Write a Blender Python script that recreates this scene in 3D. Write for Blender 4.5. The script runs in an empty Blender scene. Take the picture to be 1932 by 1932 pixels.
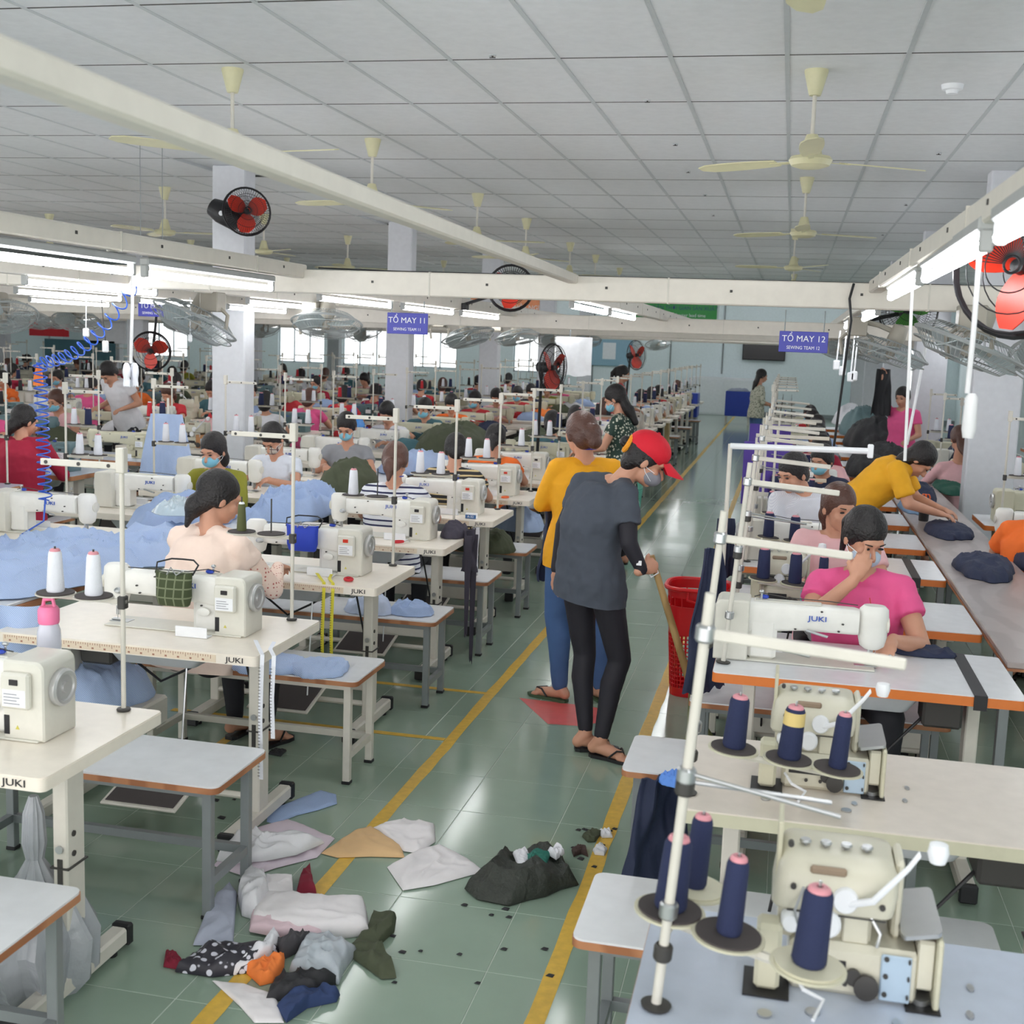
import bpy, math, random
from mathutils import Vector, Matrix, noise
random.seed(7)
PI = math.pi
D = bpy.data
COL = bpy.context.scene.collection
SC = bpy.context.scene

# ------------------------------------------------------------ camera
YAW, PITCH, ROLL, FPX, CAMH = .2195, .1399, .0364, 2293., 1.95
_cy, _sy = math.cos(YAW), math.sin(YAW)
_fw = Vector((-_sy*math.cos(PITCH), _cy*math.cos(PITCH), -math.sin(PITCH)))
_r = Vector((_cy, _sy, 0)); _u = _r.cross(_fw)
_c, _s = math.cos(ROLL), math.sin(ROLL)
_R, _U = _c*_r+_s*_u, -_s*_r+_c*_u
cam = D.objects.new('camera', D.cameras.new('camera')); COL.objects.link(cam); SC.camera = cam
m3 = Matrix((_R, _U, -_fw)).transposed()
cam.matrix_world = Matrix.Translation((0, 0, CAMH)) @ m3.to_4x4()
cam.data.sensor_width = 36; cam.data.lens = FPX/1932*36
cam.data.clip_start = .05; cam.data.clip_end = 200
cam.data.dof.use_dof = True; cam.data.dof.focus_distance = 5.6; cam.data.dof.aperture_fstop = 6.3
def proj(p):
    v = Vector(p)-Vector((0, 0, CAMH)); z = v.dot(_fw)
    if z < .1: return None
    return 966+FPX*v.dot(_R)/z, 966-FPX*v.dot(_U)/z, z

# ------------------------------------------------------------ world, exposure
w = D.worlds.new('world'); SC.world = w; w.use_nodes = True
bg = w.node_tree.nodes['Background']; bg.inputs[0].default_value = (1, .985, .975, 1); bg.inputs[1].default_value = 1.8
SC.cycles.max_bounces = 6; SC.cycles.diffuse_bounces = 4; SC.cycles.glossy_bounces = 3; SC.cycles.transparent_max_bounces = 8; SC.cycles.transmission_bounces = 4
SC.cycles.caustics_reflective = False; SC.cycles.caustics_refractive = False
SC.view_settings.view_transform = 'Standard'; SC.view_settings.look = 'None'
SC.view_settings.gamma = 1; SC.view_settings.use_curve_mapping = False
SC.view_settings.exposure = .68
TUBE_W = 17.0      # brightness of every fluorescent tube

# ------------------------------------------------------------ materials
def lin(c):
    return tuple((x/255/12.92 if x/255 <= .04045 else ((x/255+.055)/1.055)**2.4) for x in c)
MATS = {}
def mat(name, rgb, rough=.5, metal=0, var=.06, scale=18, bump=0, bscale=60, spec=.5, emit=0, kind='', rgb2=None, dirt=0):
    if name in MATS: return MATS[name]
    m = D.materials.new(name); m.use_nodes = True; nt = m.node_tree; N = nt.nodes; L = nt.links
    b = N['Principled BSDF']; c = lin(rgb)
    b.inputs['Roughness'].default_value = rough; b.inputs['Metallic'].default_value = metal
    b.inputs['Specular IOR Level'].default_value = spec
    tc = N.new('ShaderNodeTexCoord')
    if emit:
        b.inputs['Emission Color'].default_value = (*c, 1); b.inputs['Emission Strength'].default_value = emit
        b.inputs['Base Color'].default_value = (*c, 1)
        MATS[name] = m; return m
    nz = N.new('ShaderNodeTexNoise'); nz.inputs['Scale'].default_value = scale; nz.inputs['Detail'].default_value = 4
    L.new(tc.outputs['Object'], nz.inputs['Vector'])
    mx = N.new('ShaderNodeMix'); mx.data_type = 'RGBA'
    mx.inputs[6].default_value = (*[max(0, x*(1-var*1.6)) for x in c], 1)
    mx.inputs[7].default_value = (*[min(1, x*(1+var)) for x in c], 1)
    L.new(nz.outputs[0], mx.inputs[0]); out = mx.outputs[2]
    if kind in ('stripe', 'hstripe', 'dots', 'check', 'floral', 'wood'):
        c2 = (*lin(rgb2), 1); m2 = N.new('ShaderNodeMix'); m2.data_type = 'RGBA'
        if kind in ('stripe', 'hstripe', 'wood'):
            wv = N.new('ShaderNodeTexWave'); wv.bands_direction = {'stripe': 'DIAGONAL', 'hstripe': 'Z', 'wood': 'X'}[kind]
            wv.inputs['Scale'].default_value = {'stripe': 70, 'hstripe': 9.5, 'wood': 2}[kind]
            wv.inputs['Distortion'].default_value = {'stripe': 1.5, 'hstripe': .3, 'wood': 9}[kind]
            L.new(tc.outputs['Object'], wv.inputs['Vector']); f = wv.outputs[1]
            rp = N.new('ShaderNodeMapRange'); rp.inputs[1].default_value = {'hstripe': .72}.get(kind, .35); rp.inputs[2].default_value = {'hstripe': .82}.get(kind, .75)
            L.new(f, rp.inputs[0]); f = rp.outputs[0]
        elif kind == 'check':
            a = []
            for d in 'XZ':
                wv = N.new('ShaderNodeTexWave'); wv.bands_direction = d; wv.inputs['Scale'].default_value = 9
                L.new(tc.outputs['Object'], wv.inputs['Vector']); a.append(wv.outputs[1])
            mm = N.new('ShaderNodeMath'); mm.operation = 'MAXIMUM'; L.new(a[0], mm.inputs[0]); L.new(a[1], mm.inputs[1])
            rp = N.new('ShaderNodeMapRange'); rp.inputs[1].default_value = .9; rp.inputs[2].default_value = .97
            L.new(mm.outputs[0], rp.inputs[0]); f = rp.outputs[0]
        else:
            vo = N.new('ShaderNodeTexVoronoi'); vo.inputs['Scale'].default_value = 55 if kind == 'dots' else 38
            if kind == 'dots': vo.inputs['Randomness'].default_value = .15
            L.new(tc.outputs['Object'], vo.inputs['Vector'])
            rp = N.new('ShaderNodeMapRange'); rp.inputs[1].default_value = .22 if kind == 'dots' else .33; rp.inputs[2].default_value = .28 if kind == 'dots' else .4
            rp.inputs[3].default_value = 1; rp.inputs[4].default_value = 0
            L.new(vo.outputs['Distance'], rp.inputs[0]); f = rp.outputs[0]
        L.new(f, m2.inputs[0]); L.new(out, m2.inputs[6]); m2.inputs[7].default_value = c2; out = m2.outputs[2]
    if dirt:
        n3 = N.new('ShaderNodeTexNoise'); n3.inputs['Scale'].default_value = 3.1; n3.inputs['Detail'].default_value = 8; n3.inputs['Roughness'].default_value = .7
        L.new(tc.outputs['Object'], n3.inputs['Vector'])
        r3 = N.new('ShaderNodeMapRange'); r3.inputs[1].default_value = .55; r3.inputs[2].default_value = .8; r3.inputs[4].default_value = dirt
        L.new(n3.outputs[0], r3.inputs[0])
        m3_ = N.new('ShaderNodeMix'); m3_.data_type = 'RGBA'; L.new(r3.outputs[0], m3_.inputs[0]); L.new(out, m3_.inputs[6])
        m3_.inputs[7].default_value = (*[x*.5 for x in c], 1); out = m3_.outputs[2]
    L.new(out, b.inputs['Base Color'])
    if bump:
        nb = N.new('ShaderNodeTexNoise'); nb.inputs['Scale'].default_value = bscale; nb.inputs['Detail'].default_value = 3
        L.new(tc.outputs['Object'], nb.inputs['Vector'])
        bp = N.new('ShaderNodeBump'); bp.inputs['Strength'].default_value = bump; bp.inputs['Distance'].default_value = .01
        L.new(nb.outputs[0], bp.inputs['Height']); L.new(bp.outputs[0], b.inputs['Normal'])
    MATS[name] = m
    return m
M_white = mat('machine_white', (238, 237, 232), .32, dirt=.18)
M_beige = mat('machine_beige', (222, 220, 210), .38, dirt=.18)
M_old = mat('machine_cream', (208, 204, 180), .4, dirt=.35)
M_teal = mat('machine_teal', (96, 124, 130), .4)
M_cream = mat('table_cream', (244, 235, 222), .3, dirt=.12)
M_lam = mat('laminate_white', (228, 230, 234), .22, dirt=.06)
M_lamc = mat('laminate_cream', (232, 222, 212), .25, dirt=.08)
M_lamb = mat('laminate_blue', (196, 205, 222), .2, dirt=.08)
M_orange = mat('edge_orange', (222, 122, 52), .4)
M_wood = mat('edge_brown', (188, 130, 92), .45, kind='wood', rgb2=(160, 104, 70))
M_wtop = mat('worktop_greybrown', (176, 166, 164), .3, kind='wood', rgb2=(160, 150, 148), dirt=.1)
M_leg = mat('leg_paint', (214, 210, 200), .45, dirt=.3)
M_grey = mat('leg_grey', (140, 146, 148), .4, metal=.3)
M_steel = mat('steel', (190, 192, 194), .28, metal=.85)
M_dark = mat('dark_metal', (60, 58, 56), .5)
M_black = mat('black_plastic', (28, 28, 32), .45)
M_felt = mat('dark_felt', (74, 68, 68), .9)
M_duct = mat('duct_cream', (226, 220, 210), .42, dirt=.2)
M_wht = mat('plain_white', (240, 242, 246), .5)
M_tube = mat('tube_light', (250, 252, 255), emit=TUBE_W)
M_red = mat('fan_red', (214, 52, 30), .35)
M_green = mat('fan_green', (80, 160, 60), .4)
M_clear = mat('fan_blade_clear', (176, 188, 190), .35)
M_cfan = mat('ceiling_fan_cream', (214, 210, 172), .4, dirt=.2)
M_navy = mat('thread_navy', (40, 48, 84), .85, bump=.3, bscale=300)
M_thw = mat('thread_white', (238, 240, 248), .8, bump=.3, bscale=300)
M_olive = mat('thread_olive', (92, 96, 60), .85)
M_skin = mat('skin', (206, 152, 126), .5, bump=.04)
M_hair = mat('hair_black', (27, 22, 24), .45, bump=.7, bscale=90, var=.3)
M_hairb = mat('hair_brown', (92, 60, 50), .4, bump=.5, bscale=90, var=.3)
M_shirt = mat('cloth_bluestripe', (150, 176, 220), .8, kind='stripe', rgb2=(196, 211, 240), bump=.7, bscale=11)
M_shirt2 = mat('cloth_blue', (146, 168, 208), .8, bump=.8, bscale=10, kind='stripe', rgb2=(170, 190, 226))
M_cnavy = mat('cloth_navy', (38, 46, 74), .75, bump=.4, bscale=30)
M_colive = mat('cloth_olive', (72, 78, 58), .8, bump=.4, bscale=30)
M_corange = mat('cloth_orange', (240, 130, 60), .8, bump=.2)
M_cred = mat('cloth_red', (206, 50, 60), .8, bump=.2)
M_cwhite = mat('cloth_white', (230, 230, 236), .8, bump=.3, bscale=30)
M_cgrey = mat('cloth_grey', (176, 182, 200), .8, bump=.3, bscale=30)
M_cblack = mat('cloth_black', (38, 38, 42), .7, bump=.4, bscale=30)
M_cteal = mat('cloth_teal', (70, 110, 120), .8, bump=.3)
M_bluep = mat('plastic_blue', (40, 70, 180), .35)
M_basket = mat('plastic_red', (214, 28, 36), .3)
M_mint = mat('plastic_mint', (130, 214, 196), .35)
M_yel = mat('line_yellow', (222, 180, 66), .4, var=.2, scale=30, dirt=.35)
M_redp = mat('floor_red', (214, 92, 92), .35, var=.1)
M_sign = mat('sign_blue', (58, 62, 172), .4)
M_juki = mat('logo_blue', (52, 92, 190), .4)
M_ink = mat('ink_black', (34, 32, 36), .5)
M_wall = mat('wall_paint', (234, 244, 247), .6, dirt=.08)
M_pillar = mat('pillar_paint', (218, 220, 226), .5, dirt=.05)
M_hose = mat('hose_blue', (52, 96, 200), .3)
M_wool = mat('pouch_green', (66, 76, 48), .85, kind='check', rgb2=(120, 128, 100))

def tile_mat(name, rgb, rough, var, scale):
    m = mat(name, rgb, rough, var=var, scale=scale, dirt=.16)
    return m
M_tile = tile_mat('floor_tile_green', (146, 166, 150), .13, .1, 3)
M_grout = mat('grout_pale', (190, 200, 190), .7)
M_panel = mat('ceiling_panel_white', (226, 228, 230), .7, bump=.05, bscale=200)
M_tbar = mat('ceiling_bar', (196, 201, 203), .5)

# ------------------------------------------------------------ mesh builder
class MB:
    def __init__(s): s.v = []; s.f = []; s.m = []; s.T = None; s.k = 0
    def add(s, vs, fs):
        o = len(s.v)
        if s.T is not None: vs = [s.T @ Vector(p) for p in vs]
        s.v += [tuple(p) for p in vs]; s.f += [tuple(i+o for i in f) for f in fs]; s.m += [s.k]*len(fs)
        return s
    def box(s, x0, x1, y0, y1, z0, z1, b=0):
        if x1 < x0: x0, x1 = x1, x0
        if y1 < y0: y0, y1 = y1, y0
        if z1 < z0: z0, z1 = z1, z0
        b = min(b, (x1-x0)*.49, (y1-y0)*.49, (z1-z0)*.49)
        if b <= 0:
            v = [(x, y, z) for z in (z0, z1) for y in (y0, y1) for x in (x0, x1)]
            return s.add(v, [(0, 2, 3, 1), (4, 5, 7, 6), (0, 1, 5, 4), (2, 6, 7, 3), (0, 4, 6, 2), (1, 3, 7, 5)])
        v = []; ids = {}
        X, Y, Z = (x0, x1), (y0, y1), (z0, z1)
        def P(i, j, k, a):
            q = [X[i], Y[j], Z[k]]
            for n, (t) in enumerate((i, j, k)):
                if n != a: q[n] += b if t == 0 else -b
            key = (i, j, k, a)
            if key not in ids: ids[key] = len(v); v.append(tuple(q))
            return ids[key]
        f = []
        for a in range(3):
            for t in (0, 1):
                o = [n for n in range(3) if n != a]
                q = []
                for (p, r) in ((0, 0), (1, 0), (1, 1), (0, 1)):
                    c = [0, 0, 0]; c[a] = t; c[o[0]] = p; c[o[1]] = r; q.append(P(*c, a))
                if (t == 1) == (a == 1): q.reverse()
                f.append(tuple(q))
        for a in range(3):            # edges along axis a
            o = [n for n in range(3) if n != a]
            for p in (0, 1):
                for r in (0, 1):
                    c0 = [0, 0, 0]; c0[o[0]] = p; c0[o[1]] = r; c1 = list(c0); c1[a] = 1
                    q = (P(*c0, o[0]), P(*c1, o[0]), P(*c1, o[1]), P(*c0, o[1]))
                    flip = (p == r) != (a == 1)
                    f.append(q if not flip else q[::-1])
        for i in (0, 1):
            for j in (0, 1):
                for k in (0, 1):
                    q = (P(i, j, k, 0), P(i, j, k, 1), P(i, j, k, 2))
                    f.append(q if (i+j+k) % 2 else q[::-1])
        return s.add(v, f)
    def tube(s, p0, p1, r0, r1=None, n=10, cap=True):
        return s.path([p0, p1], r0, n, cap, [r0, r0 if r1 is None else r1])
    def path(s, pts, r, n=8, cap=True, rs=None, closed=False):
        pts = [Vector(p) for p in pts]; m = len(pts); v = []; f = []
        up = None
        for i, p in enumerate(pts):
            if closed: t = (pts[(i+1) % m]-pts[i-1])
            else: t = pts[min(i+1, m-1)]-pts[max(i-1, 0)]
            t.normalize()
            if up is None: up = Vector((0, 0, 1)) if abs(t.z) < .9 else Vector((1, 0, 0))
            a = t.cross(up)
            if a.length < 1e-4: a = t.cross(Vector((1, 0, 0)))
            a.normalize(); b = t.cross(a).normalized(); up = -b if not closed else up
            rr = rs[i] if rs else r
            for k in range(n):
                an = 2*PI*k/n; v.append(p+a*math.cos(an)*rr+b*math.sin(an)*rr)
        for i in range(m if closed else m-1):
            j = (i+1) % m
            for k in range(n):
                f.append((i*n+k, i*n+(k+1) % n, j*n+(k+1) % n, j*n+k))
        if cap and not closed:
            f.append(tuple(range(n))[::-1]); f.append(tuple(range((m-1)*n, m*n)))
        return s.add(v, f)
    def lathe(s, prof, n=20, axis='z', o=(0, 0, 0)):
        v = []; f = []
        for (r, h) in prof:
            for k in range(n):
                a = 2*PI*k/n; x, y = r*math.cos(a), r*math.sin(a)
                p = {'z': (x, y, h), 'x': (h, x, y), 'y': (y, h, x)}[axis]
                v.append((p[0]+o[0], p[1]+o[1], p[2]+o[2]))
        for i in range(len(prof)-1):
            for k in range(n): f.append((i*n+k, i*n+(k+1) % n, (i+1)*n+(k+1) % n, (i+1)*n+k))
        f.append(tuple(range(n))[::-1]); f.append(tuple(range((len(prof)-1)*n, len(prof)*n)))
        return s.add(v, f)
    def ell(s, c, r, R=None, n=12, m=8):
        v = []; f = []; c = Vector(c)
        for i in range(1, m):
            th = PI*i/m
            for k in range(n):
                a = 2*PI*k/n
                p = Vector((r[0]*math.sin(th)*math.cos(a), r[1]*math.sin(th)*math.sin(a), r[2]*math.cos(th)))
                v.append(c+(R @ p if R else p))
        a_, b_ = Vector((0, 0, r[2])), Vector((0, 0, -r[2]))
        v.append(c+(R @ a_ if R else a_)); v.append(c+(R @ b_ if R else b_))
        t, bt = len(v)-2, len(v)-1
        for i in range(m-2):
            for k in range(n): f.append((i*n+k, (i+1)*n+k, (i+1)*n+(k+1) % n, i*n+(k+1) % n))
        for k in range(n):
            f.append((t, k, (k+1) % n)); f.append((bt, (m-2)*n+(k+1) % n, (m-2)*n+k))
        return s.add(v, f)
    def cap(s, p0, p1, r0, r1, n=12):
        p0, p1 = Vector(p0), Vector(p1); d = (p1-p0).normalized(); L = (p1-p0).length
        pts = []; rs = []
        for a in (80, 55, 30, 8): pts.append(p0-d*r0*math.sin(math.radians(a))); rs.append(r0*math.cos(math.radians(a)))
        for a in (8, 30, 55, 80): pts.append(p1+d*r1*math.sin(math.radians(a))); rs.append(r1*math.cos(math.radians(a)))
        return s.path(pts, 0, n, True, rs)
    def loft(s, rings):
        n = len(rings[0]); v = [p for r in rings for p in r]; f = []
        for i in range(len(rings)-1):
            for k in range(n): f.append((i*n+k, i*n+(k+1) % n, (i+1)*n+(k+1) % n, (i+1)*n+k))
        f.append(tuple(range(n))[::-1]); f.append(tuple(range((len(rings)-1)*n, len(rings)*n)))
        return s.add(v, f)
    def prism(s, pts, y0, y1, plane='xz'):
        n = len(pts)
        g = {'xz': lambda a, b, d: (a, d, b), 'xy': lambda a, b, d: (a, b, d), 'yz': lambda a, b, d: (d, a, b)}[plane]
        v = [g(a, b, y0) for a, b in pts]+[g(a, b, y1) for a, b in pts]
        f = [tuple(range(n))[::-1], tuple(range(n, 2*n))]+[(k, (k+1) % n, n+(k+1) % n, n+k) for k in range(n)]
        return s.add(v, f)
    def mesh(s, name, mats, smooth=True, ang=35):
        me = D.meshes.new(name); me.from_pydata(s.v, [], s.f)
        for m in (mats if isinstance(mats, (list, tuple)) else [mats]): me.materials.append(m)
        if any(s.m): me.polygons.foreach_set('material_index', s.m)
        me.update()
        bmh = __import__('bmesh').new(); bmh.from_mesh(me); __import__('bmesh').ops.recalc_face_normals(bmh, faces=bmh.faces); bmh.to_mesh(me); bmh.free()
        if smooth:
            me.polygons.foreach_set('use_smooth', [True]*len(me.polygons)); me.set_sharp_from_angle(angle=math.radians(ang))
        return me
    def obj(s, name, mats, parent=None, **k):
        return link(name, s.mesh(name, mats, **k), parent)
PROTO = D.collections.new('prototypes')     # never linked to the scene, emptied at the end
CUR = [COL]
def link(name, data, parent=None):
    o = D.objects.new(name, data); CUR[0].objects.link(o)
    if parent: o.parent = parent
    return o
def tag(o, label=None, cat=None, group=None, kind=None):
    if label: o['label'] = label
    if cat: o['category'] = cat
    if group: o['group'] = group
    if kind: o['kind'] = kind
    return o
def empty(name, loc=(0, 0, 0), rz=0, **k):
    o = D.objects.new(name, None); CUR[0].objects.link(o); o.location = loc; o.rotation_euler = (0, 0, rz); o.empty_display_size = .1
    return tag(o, **k)
def kids(o): return KID.get(o.name) or [c for c in o.children]
KID = {}
def copy_tree(o, parent=None, loc=None, rz=None, label=None, group=None):
    c = o.copy(); COL.objects.link(c)
    if parent: c.parent = parent
    if loc is not None: c.location = loc
    if rz is not None: c.rotation_euler = (0, 0, rz)
    if label: c['label'] = label
    if group: c['group'] = group
    if o.name not in KID: KID[o.name] = list(o.children)
    for ch in KID[o.name]: copy_tree(ch, c)
    return c
ORD = ['first', 'second', 'third', 'fourth', 'fifth', 'sixth', 'seventh', 'eighth', 'ninth', 'tenth', 'eleventh', 'twelfth', 'thirteenth', 'fourteenth', 'fifteenth', 'sixteenth', 'seventeenth', 'eighteenth', 'nineteenth', 'twentieth', 'twenty-first', 'twenty-second'] + ['last']*30
def text(name, body, size, m, parent, loc, rot, ext=.0008, align='CENTER', sx=1.0):
    key = ('txt', body, size, ext, align, m.name, sx)
    if key not in MATS:
        cu = D.curves.new(name, 'FONT'); cu.body = body; cu.size = size; cu.extrude = ext; cu.align_x = align; cu.align_y = 'CENTER'; cu.resolution_u = 3
        t = D.objects.new(name, cu); COL.objects.link(t)
        dg = bpy.context.evaluated_depsgraph_get(); me = D.meshes.new_from_object(t.evaluated_get(dg))
        D.objects.remove(t); me.materials.clear(); me.materials.append(m); me.name = name
        for v in me.vertices: v.co.x *= sx
        MATS[key] = me
    o = link(name, MATS[key], parent); o.location = loc; o.rotation_euler = rot
    return o

# ------------------------------------------------------------ room shell
XL, XR, YB, YF, ZC = -24.0, 4.7, 37.0, -2.5, 3.42
def S(o): return tag(o, kind='structure')
S(MB().box(XL, XR, YF, YB, -.2, -.0012).obj('floor_base', M_grout)).name = 'floor'
FLOOR = D.objects['floor']
TX, TY, JX, JY = .42, .412, -.80, 4.698
def pieces(parent, name, m, cells, mk, limit=300):
    """cells: (x0,x1,y0,y1); the nearest visible `limit` become parts of their own, the rest one stuff part"""
    base, vis = [], []
    z = parent['zed']
    for c in cells:
        p = proj(((c[0]+c[1])/2, (c[2]+c[3])/2, z))
        if p and -120 < p[0] < 2050 and -120 < p[1] < 2050: vis.append((p[2], c))
        else: base.append(c)
    vis.sort(); one = vis[:limit]; base += [c for _, c in vis[limit:]]
    me = mk(MB(), (0, TW, 0, TH)).mesh(name, m, ang=20)
    for _, c in one:
        o = link(name, me, parent); o.location = (c[0], c[2], 0)
    r = MB()
    for c in base: mk(r, c)
    o = r.obj(name, m, parent, smooth=False); o['kind'] = 'stuff'
FLOOR['zed'] = 0.0; TW, TH = TX, TY
cells = [(JX+i*TX, JX+(i+1)*TX, JY+j*TY, JY+(j+1)*TY) for i in range(int((XL-JX)/TX)+1, int((XR-JX)/TX)) for j in range(-14, int((YB-JY)/TY)+1)]
def mk_tile(b, c):
    g, e = .0012, .0014; x0, x1, y0, y1 = c[0]+g, c[1]-g, c[2]+g, c[3]-g
    return b.add([(x0, y0, -.0012), (x1, y0, -.0012), (x1, y1, -.0012), (x0, y1, -.0012), (x0+e, y0+e, 0), (x1-e, y0+e, 0), (x1-e, y1-e, 0), (x0+e, y1-e, 0)],
                 [(4, 5, 6, 7), (0, 1, 5, 4), (1, 2, 6, 5), (2, 3, 7, 6), (3, 0, 4, 7)])
pieces(FLOOR, 'floor_tile', M_tile, cells, mk_tile)

ceil = S(MB().box(XL, XR, YF, YB, ZC+.02, ZC+.15).obj('ceiling', M_panel)); ceil['zed'] = ZC
TW, TH = .585, 1.165
cx = [-.12+i*TW for i in range(-41, 9)]; cyy = [6.5+j*TH for j in range(-8, 27)]
cells = [(x, x+TW, y, y+TH) for x in cx[:-1] for y in cyy[:-1] if not (abs(x+TW/2+5.06) < .5 and any(abs(y+TH/2-q) < .6 for q in (10.6, 15.6, 20.6, 25.6, 30.6)))]
rp = random.Random(3)
def mk_panel(b, c):
    g = .010; d = rp.choice([0, 0, 0, .002, .004])
    return b.box(c[0]+g, c[1]-g, c[2]+g, c[3]-g, ZC+d, ZC+.02)
pieces(ceil, 'ceiling_panel', M_panel, cells, mk_panel)
b = MB()
for x in cx: b.box(x-.012, x+.012, YF, YB, ZC-.004, ZC+.02)
tag(b.obj('ceiling_bar', M_tbar, ceil, smooth=False), kind='stuff')
b = MB()
for y in cyy: b.box(XL, XR, y-.006, y+.006, ZC-.001, ZC+.018)
tag(b.obj('ceiling_joint', M_dark, ceil, smooth=False), kind='stuff')

def wall_open(name, horiz, a0, a1, fixed, thick, wins, z1=ZC+.15):
    """wall along x (horiz) or y with rectangular openings wins=[(a,b,z0,z1)]"""
    b = MB(); edges = sorted(wins); p = a0
    def bx(u0, u1, w0, w1):
        if u1-u0 > 1e-4 and w1-w0 > 1e-4:
            if horiz: b.box(u0, u1, fixed, fixed+thick, w0, w1)
            else: b.box(fixed, fixed+thick, u0, u1, w0, w1)
    for (u0, u1, w0, w1) in edges:
        bx(p, u0, 0, z1); bx(u0, u1, 0, w0); bx(u0, u1, w1, z1); p = u1
    bx(p, a1, 0, z1)
    return S(b.obj(name, M_wall, smooth=False))
bw = [(-18.6, -16.9, 1.0, 2.4), (-16.2, -14.6, 1.0, 2.4), (-14.0, -12.3, 1.0, 2.4), (-11.9, -10.2, 1.0, 2.4), (-8.4, -6.9, 1.0, 2.4), (3.3, 4.3, .8, 2.3)]
bw = [(-21, -19.4, 1.0, 2.4)] + [(a*1.0, b_, c_, d_) for a, b_, c_, d_ in bw[:-1]] + [bw[-1]]
WB = wall_open('wall_back', True, XL, XR, YB, .2, bw)
lw = [(y, y+2.0, 1.1, 2.4) for y in (6, 10, 14, 18, 31)]
WL = wall_open('wall_left', False, YF, YB, XL-.2, .2, lw)
rw = [(y, y+1.6, .9, 2.2) for y in (9.2, 12.2, 16, 20, 24, 28, 32)]
WR = wall_open('wall_right', False, YF, YB, XR, .2, rw)
gm = D.materials.new('window_glass'); gm.use_nodes = True; nt = gm.node_tree; nt.nodes.clear()
o_ = nt.nodes.new('ShaderNodeOutputMaterial'); mx = nt.nodes.new('ShaderNodeMixShader'); tr = nt.nodes.new('ShaderNodeBsdfTransparent'); gl = nt.nodes.new('ShaderNodeBsdfGlossy')
gl.inputs['Roughness'].default_value = .05; mx.inputs[0].default_value = .1; tr.inputs[0].default_value = (.97, .99, 1, 1)
nt.links.new(tr.outputs[0], mx.inputs[1]); nt.links.new(gl.outputs[0], mx.inputs[2]); nt.links.new(mx.outputs[0], o_.inputs[0]); M_glass = gm
M_frame = mat('window_frame_grey', (200, 208, 212), .4)
wn = 0
def window(horiz, a0, a1, z0, z1, fixed):
    global wn; wn += 1
    g = lambda u0, u1, f0, f1, w0, w1, b: b.box(u0, u1, f0, f1, w0, w1) if horiz else b.box(f0, f1, u0, u1, w0, w1)
    b = MB(); t = .05
    f0, f1 = fixed+.06, fixed+.12
    g(a0, a1, f0, f1, z0, z0+t, b); g(a0, a1, f0, f1, z1-t, z1, b); g(a0, a0+t, f0, f1, z0, z1, b); g(a1-t, a1, f0, f1, z0, z1, b)
    n = 2 if a1-a0 < 1.5 else 3
    for i in range(1, n): u = a0+(a1-a0)*i/n; g(u-.02, u+.02, f0, f1, z0, z1, b)
    o = S(b.obj('window_%d' % wn, M_frame, smooth=False))
    for i in range(n):
        u0, u1 = a0+(a1-a0)*i/n+.02, a0+(a1-a0)*(i+1)/n-.02
        b = MB(); g(u0, u1, fixed+.085, fixed+.09, z0+.03, z1-.03, b); b.obj('pane', M_glass, o, smooth=False)
for q in bw: window(True, *q, YB)
for q in lw: window(False, *q, XL-.2)
for q in rw: window(False, *q, XR)
# wall seams and pipes on the back wall
for i, x in enumerate((-5.9, -4.9, -3.55, -2.0, 1.6, 2.9)):
    S(MB().box(x-.02, x+.02, YB-.03, YB, .0 if i not in (3,) else 1.2, ZC).obj('trim_%d' % (i+1), M_grey, smooth=False))
for i, (x, wd) in enumerate(((1.9, .9), (3.0, .0))):
    if wd: S(MB().box(x-.45, x+.45, YB-.05, YB, 0, 2.1, .01).obj('door_%d' % (i+1), mat('door_pale', (196, 214, 218), .4)))
S(MB().box(XL, XR, YB-.015, YB, 0, .12).obj('baseboard_back', M_grey, smooth=False))
# pillars
def pillar(x, y, n, hw=.165, hy=.11):
    o = S(MB().box(x-hw, x+hw, y-hy, y+hy, 0, ZC+.02, .012).obj('trim_%d' % n, M_pillar, smooth=False)); o.name = 'pillar' ; return o
for i, y in enumerate((5.6, 10.6, 15.6, 20.6, 25.6, 30.6)): pillar(-5.09, y, 20+i)
for i, y in enumerate((10.6, 15.6, 20.6, 25.6, 30.6)): pillar(1.64, y, 30+i, .19)
for x in (-11.8, -18.2):
    for i, y in enumerate((10.6, 15.6, 20.6, 25.6, 30.6)): pillar(x, y, 40+i)
# painted floor lines
fl = MB()
def line(name, x0, x1, y0, y1, m, label):
    r = random.Random(int(x0*100)); b = MB(); n = 160 if y1-y0 > 3 else 6
    v = []; f = []
    for i in range(n+1):
        if y1-y0 > x1-x0:
            y = y0+(y1-y0)*(i/n)**1.6; a, c = r.uniform(-.004, .004), r.uniform(-.004, .004); v += [(x0+a, y, .0012), (x1+c, y, .0012)]
        else:
            x = x0+(x1-x0)*i/n; a, c = r.uniform(-.003, .003), r.uniform(-.003, .003); v += [(x, y1+a, .0012), (x, y0+c, .0012)]
        if i: k = 2*i; f.append((k-2, k-1, k+1, k))
    b.add(v, f); o = b.obj(name, m, smooth=False); S(o); o['label'] = label; return o
line('floor_stripe', -1.535, -1.475, 1, YB-1, M_yel, 'yellow painted floor line along the left side of the aisle')
line('floor_stripe', -.625, -.565, 1, YB-1, M_yel, 'yellow painted floor line along the right side of the aisle')
for y in (5.53, 6.36): line('floor_stripe', -3.0, -1.535, y, y+.045, M_yel, 'short yellow cross line under the left tables')
line('floor_stripe', -2.55, -2.50, 4.6, 5.5, M_yel, 'yellow line under the left tables')
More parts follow.
